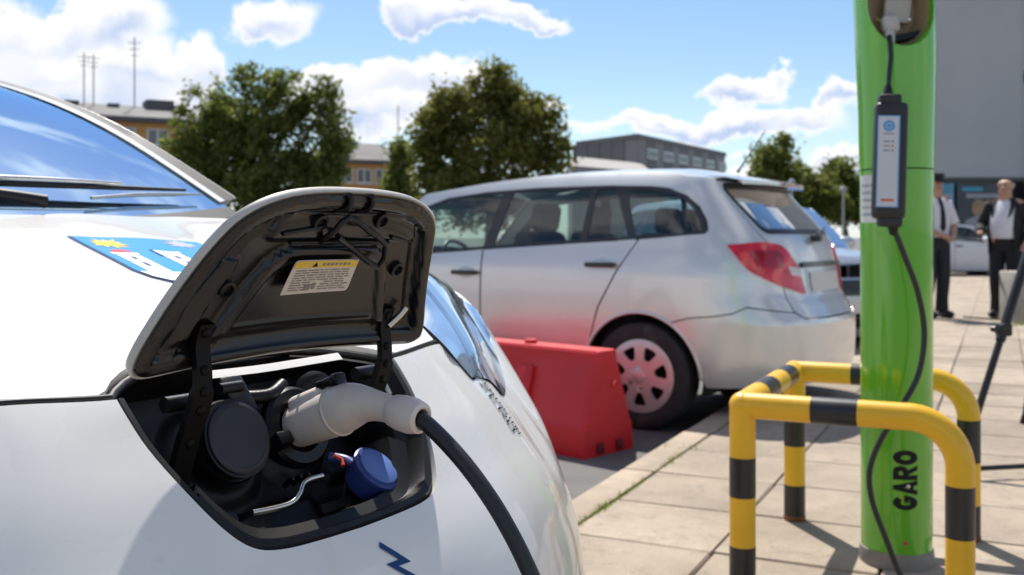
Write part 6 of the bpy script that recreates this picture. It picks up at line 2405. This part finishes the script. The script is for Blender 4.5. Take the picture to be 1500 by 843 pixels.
def person(label, loc, rz, H, arms, shirt, trousers, shoes, hair=None, cap=None, jacket=None, tie=None, short=False, belly=0.):
    """facing +x; arms: for left and right (elbow, wrist, fingertip)"""
    T = thing('person', label, 'person', loc, rz, 'two men talking on the pavement')
    k = H / 1.78
    S_ = lambda v: Vector(v) * k
    J = {}
    verts, edges, rad = [], [], []

    def add(p, r, par=None):
        verts.append(S_(p))
        rad.append(r * k)
        if par is not None: edges.append((par, len(verts) - 1))
        return len(verts) - 1
    pel = add((0, 0, .95), .125)
    bel = add((.01 + belly * .4, 0, 1.10), .125 + belly * .4, pel)
    che = add((.0, 0, 1.30), .135, bel)
    shc = add((-.01, 0, 1.43), .09, che)
    nek = add((0, 0, 1.515), .055, shc)
    hd0 = add((.018, 0, 1.585), .070, nek)
    hd1 = add((.016, 0, 1.655), .092, hd0)
    hd2 = add((.0, 0, 1.73), .068, hd1)
    add((.112, 0, 1.635), .016, hd0)             # nose
    for sy, (el, wr, ft) in zip((1, -1), arms):
        s = add((-.01, sy * .175, 1.43), .062, shc)
        e = add(el, .044, s)
        w = add(wr, .030, e)
        d = (Vector(ft) - Vector(wr))
        pm = add(tuple(Vector(wr) + d * .45), .034, w)
        side = Vector((0, 0, 1)).cross(d).normalized() if abs(d.normalized().z) < .9 else Vector((1, 0, 0))
        for q, ln in ((-1.5, .80), (-.5, .98), (.5, 1.0), (1.5, .9)):
            add(tuple(Vector(wr) + d * ln + side * q * .016), .009, pm)
        add(tuple(Vector(wr) + d * .62 + side * .05), .010, pm)
        add((.01, sy * .078, 1.65), .014, hd1)    # ear
        h = add((0, sy * .095, .90), .098, pel)
        kn = add((.025, sy * .105, .50), .062, h)
        an = add((-.01, sy * .11, .09), .042, kn)
        to = add((.14, sy * .125, .04), .036, an)
    me = bpy.data.meshes.new('body')
    me.from_pydata([tuple(v) for v in verts], edges, [])
    me.materials.append(SKIN)
    ob = bpy.data.objects.new('body', me)
    link(ob, T)
    md = ob.modifiers.new('skin', 'SKIN')
    md.use_smooth_shade = True
    for i, sv in enumerate(me.skin_vertices[0].data):
        sv.radius = (rad[i], rad[i])
        sv.use_root = (i == 0)
    sb = ob.modifiers.new('sub', 'SUBSURF')
    sb.levels = sb.render_levels = 2
    # clothing
    def limb(name, pts, rads, m):
        v, f = tube_geo(catmull([S_(p) for p in pts], 5), [r * k for i in range(len(rads) - 1) for r in np.linspace(rads[i], rads[i + 1], 5, endpoint=False)] + [rads[-1] * k], 14)
        return v, f
    R_ = lambda c, a, b: (S_(c), a * k, b * k)
    tr = [limb('l', [(0, s * .085, .99), (.005, s * .10, .80), (.028, s * .107, .50), (.0, s * .113, .25), (-.005, s * .115, .075)], [.115, .105, .082, .072, .080], trousers) for s in (1, -1)]
    v, f = merge(tr)
    tro = mesh('trousers', v, f, trousers, T, smooth=True)
    loft('trouser_seat', [R_((0, 0, .83), .11, .165), R_((0, 0, .95), .135, .185), R_((.005 + belly * .2, 0, 1.045), .13 + belly * .3, .172)], trousers, tro)
    sh = loft('shirt', [R_((0.01, 0, .99), .135 + belly * .4, .180), R_((.012 + belly * .4, 0, 1.12), .142 + belly * .7, .182), R_((.01 + belly * .2, 0, 1.25), .142 + belly * .3, .188), R_((.0, 0, 1.36), .132, .195), R_((-.008, 0, 1.44), .10, .165), R_((-.004, 0, 1.485), .068, .085), R_((0, 0, 1.525), .060, .062)], shirt, T)
    sl = []
    for sy, (el, wr, ft) in zip((1, -1), arms):
        s, e, w = Vector((-.01, sy * .165, 1.42)), Vector(el), Vector(wr)
        if short: sl.append(limb('s', [s, s.lerp(e, .5), s.lerp(e, .92)], [.082, .078, .075], shirt))
        elif not jacket: sl.append(limb('s', [s, s.lerp(e, .5), e, e.lerp(w, .5), e.lerp(w, .97)], [.08, .068, .060, .052, .044], shirt))
    if sl:
        v, f = merge(sl)
        mesh('shirt_sleeves', v, f, shirt, sh, smooth=True)
    if jacket:
        a = .80
        jk = loft('jacket', [R_((-.01, 0, .80), .165 + belly * .5, .215), R_((-.005, 0, .95), .165 + belly * .7, .212), R_((0.0 + belly * .2, 0, 1.12), .165 + belly * .7, .208), R_((0, 0, 1.27), .165 + belly * .3, .212), R_((-.005, 0, 1.38), .150, .215), R_((-.012, 0, 1.455), .112, .175), R_((-.02, 0, 1.50), .072, .085)], jacket, T, a0=a, a1=2 * math.pi - a)
        sl = []
        for sy, (el, wr, ft) in zip((1, -1), arms):
            s, e, w = Vector((-.01, sy * .175, 1.42)), Vector(el), Vector(wr)
            sl.append(limb('s', [s, s.lerp(e, .5), e, e.lerp(w, .5), e.lerp(w, .93)], [.092, .078, .070, .062, .054], jacket))
        v, f = merge(sl)
        mesh('jacket_sleeves', v, f, jacket, jk, smooth=True)
        for sy in (1, -1):
            P = [(.05, sy * .065, 1.495), (.115, sy * .105, 1.40), (.152 + belly * .3, sy * .085, 1.22), (.140, sy * .125, 1.30), (.10, sy * .15, 1.42), (.02, sy * .10, 1.50)]
            mesh('lapel', [S_(p) for p in P] + [S_((p[0] - .01, p[1], p[2])) for p in P], [(0, 1, 2, 3, 4, 5), (11, 10, 9, 8, 7, 6)], jacket, jk)
    if tie:
        ti = [(.070, 1.485, .022), (.125, 1.40, .026), (.155, 1.25, .036), (.155, 1.10, .042), (.150, 1.05, .004)]
        V = [S_((x, s * w, z)) for x, z, w in ti for s in (1, -1)] + [S_((x - .012, s * w, z)) for x, z, w in ti for s in (1, -1)]
        F = [(2 * i, 2 * i + 1, 2 * i + 3, 2 * i + 2) for i in range(4)] + [(10 + 2 * i, 12 + 2 * i, 13 + 2 * i, 11 + 2 * i) for i in range(4)]
        mesh('tie', V, F, tie, T)
    fe = []
    for s in (1, -1):
        bm = bmesh.new()
        bmesh.ops.create_uvsphere(bm, u_segments=16, v_segments=10, radius=1, matrix=Matrix.Translation(S_((.06, s * .12, .045))) @ Matrix.Diagonal((.145 * k, .052 * k, .052 * k, 1)))
        for v in bm.verts: v.co.z = max(v.co.z, .004)
        bm_obj('shoe', bm, shoes, T)
    if hair:
        bm = bmesh.new()
        bmesh.ops.create_uvsphere(bm, u_segments=20, v_segments=14, radius=1, matrix=Matrix.Translation(S_((-.018, 0, 1.665))) @ Matrix.Diagonal((.098 * k, .092 * k, .088 * k, 1)))
        dl = [v for v in bm.verts if v.co.x > .02 * k or v.co.z < 1.60 * k or (hair[1] and v.co.z > 1.70 * k)]
        bmesh.ops.delete(bm, geom=dl, context='VERTS')
        bm_obj('hair', bm, hair[0], T)
    for sy in (1, -1):
        lathe('eye', [(.010, 0), (.008, .004), (.001, .005)], BLACKDEC, T, M=axis_matrix(S_((.094, sy * .034, 1.66)), (1, 0, 0)), seg=10)
    box('mouth', S_((.097, 0, 1.585)), (.008, .05 * k, .012), mat('lips', (.35, .13, .10), .5), T, .003)
    if cap:
        c0_ = loft('cap', [R_((0, 0, 1.685), .102, .094), R_((0, 0, 1.715), .104, .096), R_((.005, 0, 1.755), .125, .118), R_((0, 0, 1.775), .118, .112), R_((-.005, 0, 1.785), .06, .055)], cap, T)
        P = [S_((.09 + .075 * math.cos(a), .085 * math.sin(a), 1.683 - .02 * math.cos(a))) for a in np.linspace(-1.5, 1.5, 11)] + [S_((.085, .07, 1.69)), S_((.085, -.07, 1.69))]
        mesh('cap_peak', P, [tuple(range(13))], BLACKDEC, c0_)
    return T


SHIRTW = mat('white_cotton', (.66, .64, .68), .8, var=.05, vscale=12)
BLK = mat('black_wool', (.012, .012, .014), .85, var=.2, vscale=15)
NAVY = mat('navy_cloth', (.014, .016, .024), .8, var=.2)
SHOE = mat('black_leather', (.012, .011, .011), .35, var=.1)
GREYH = mat('grey_hair', (.38, .35, .32), .8, var=.15)
A1_ = (((.03, .27, 1.13), (.22, .10, 1.00), (.27, -.03, .93)), ((.03, -.27, 1.13), (.22, -.09, 1.02), (.27, .03, .96)))
person('man in a white short sleeved uniform shirt, dark tie and peaked cap with hands folded', (5.26, 12.75, PZ), R(-72), 1.80, A1_, SHIRTW, NAVY, SHOE, hair=(BLK, False), cap=NAVY, tie=BLK, short=True)
A2_ = (((-.06, .30, 1.14), (.06, .255, .93), (.10, .22, .83)), ((.06, -.29, 1.15), (.27, -.20, 1.06), (.40, -.17, 1.06)))
person('grey haired balding man in a black jacket and open white shirt', (6.15, 12.75, PZ), R(222), 1.77, A2_, SHIRTW, BLK, SHOE, hair=(GREYH, True), jacket=BLK, belly=.05)
# shoulder badge of the uniform shirt
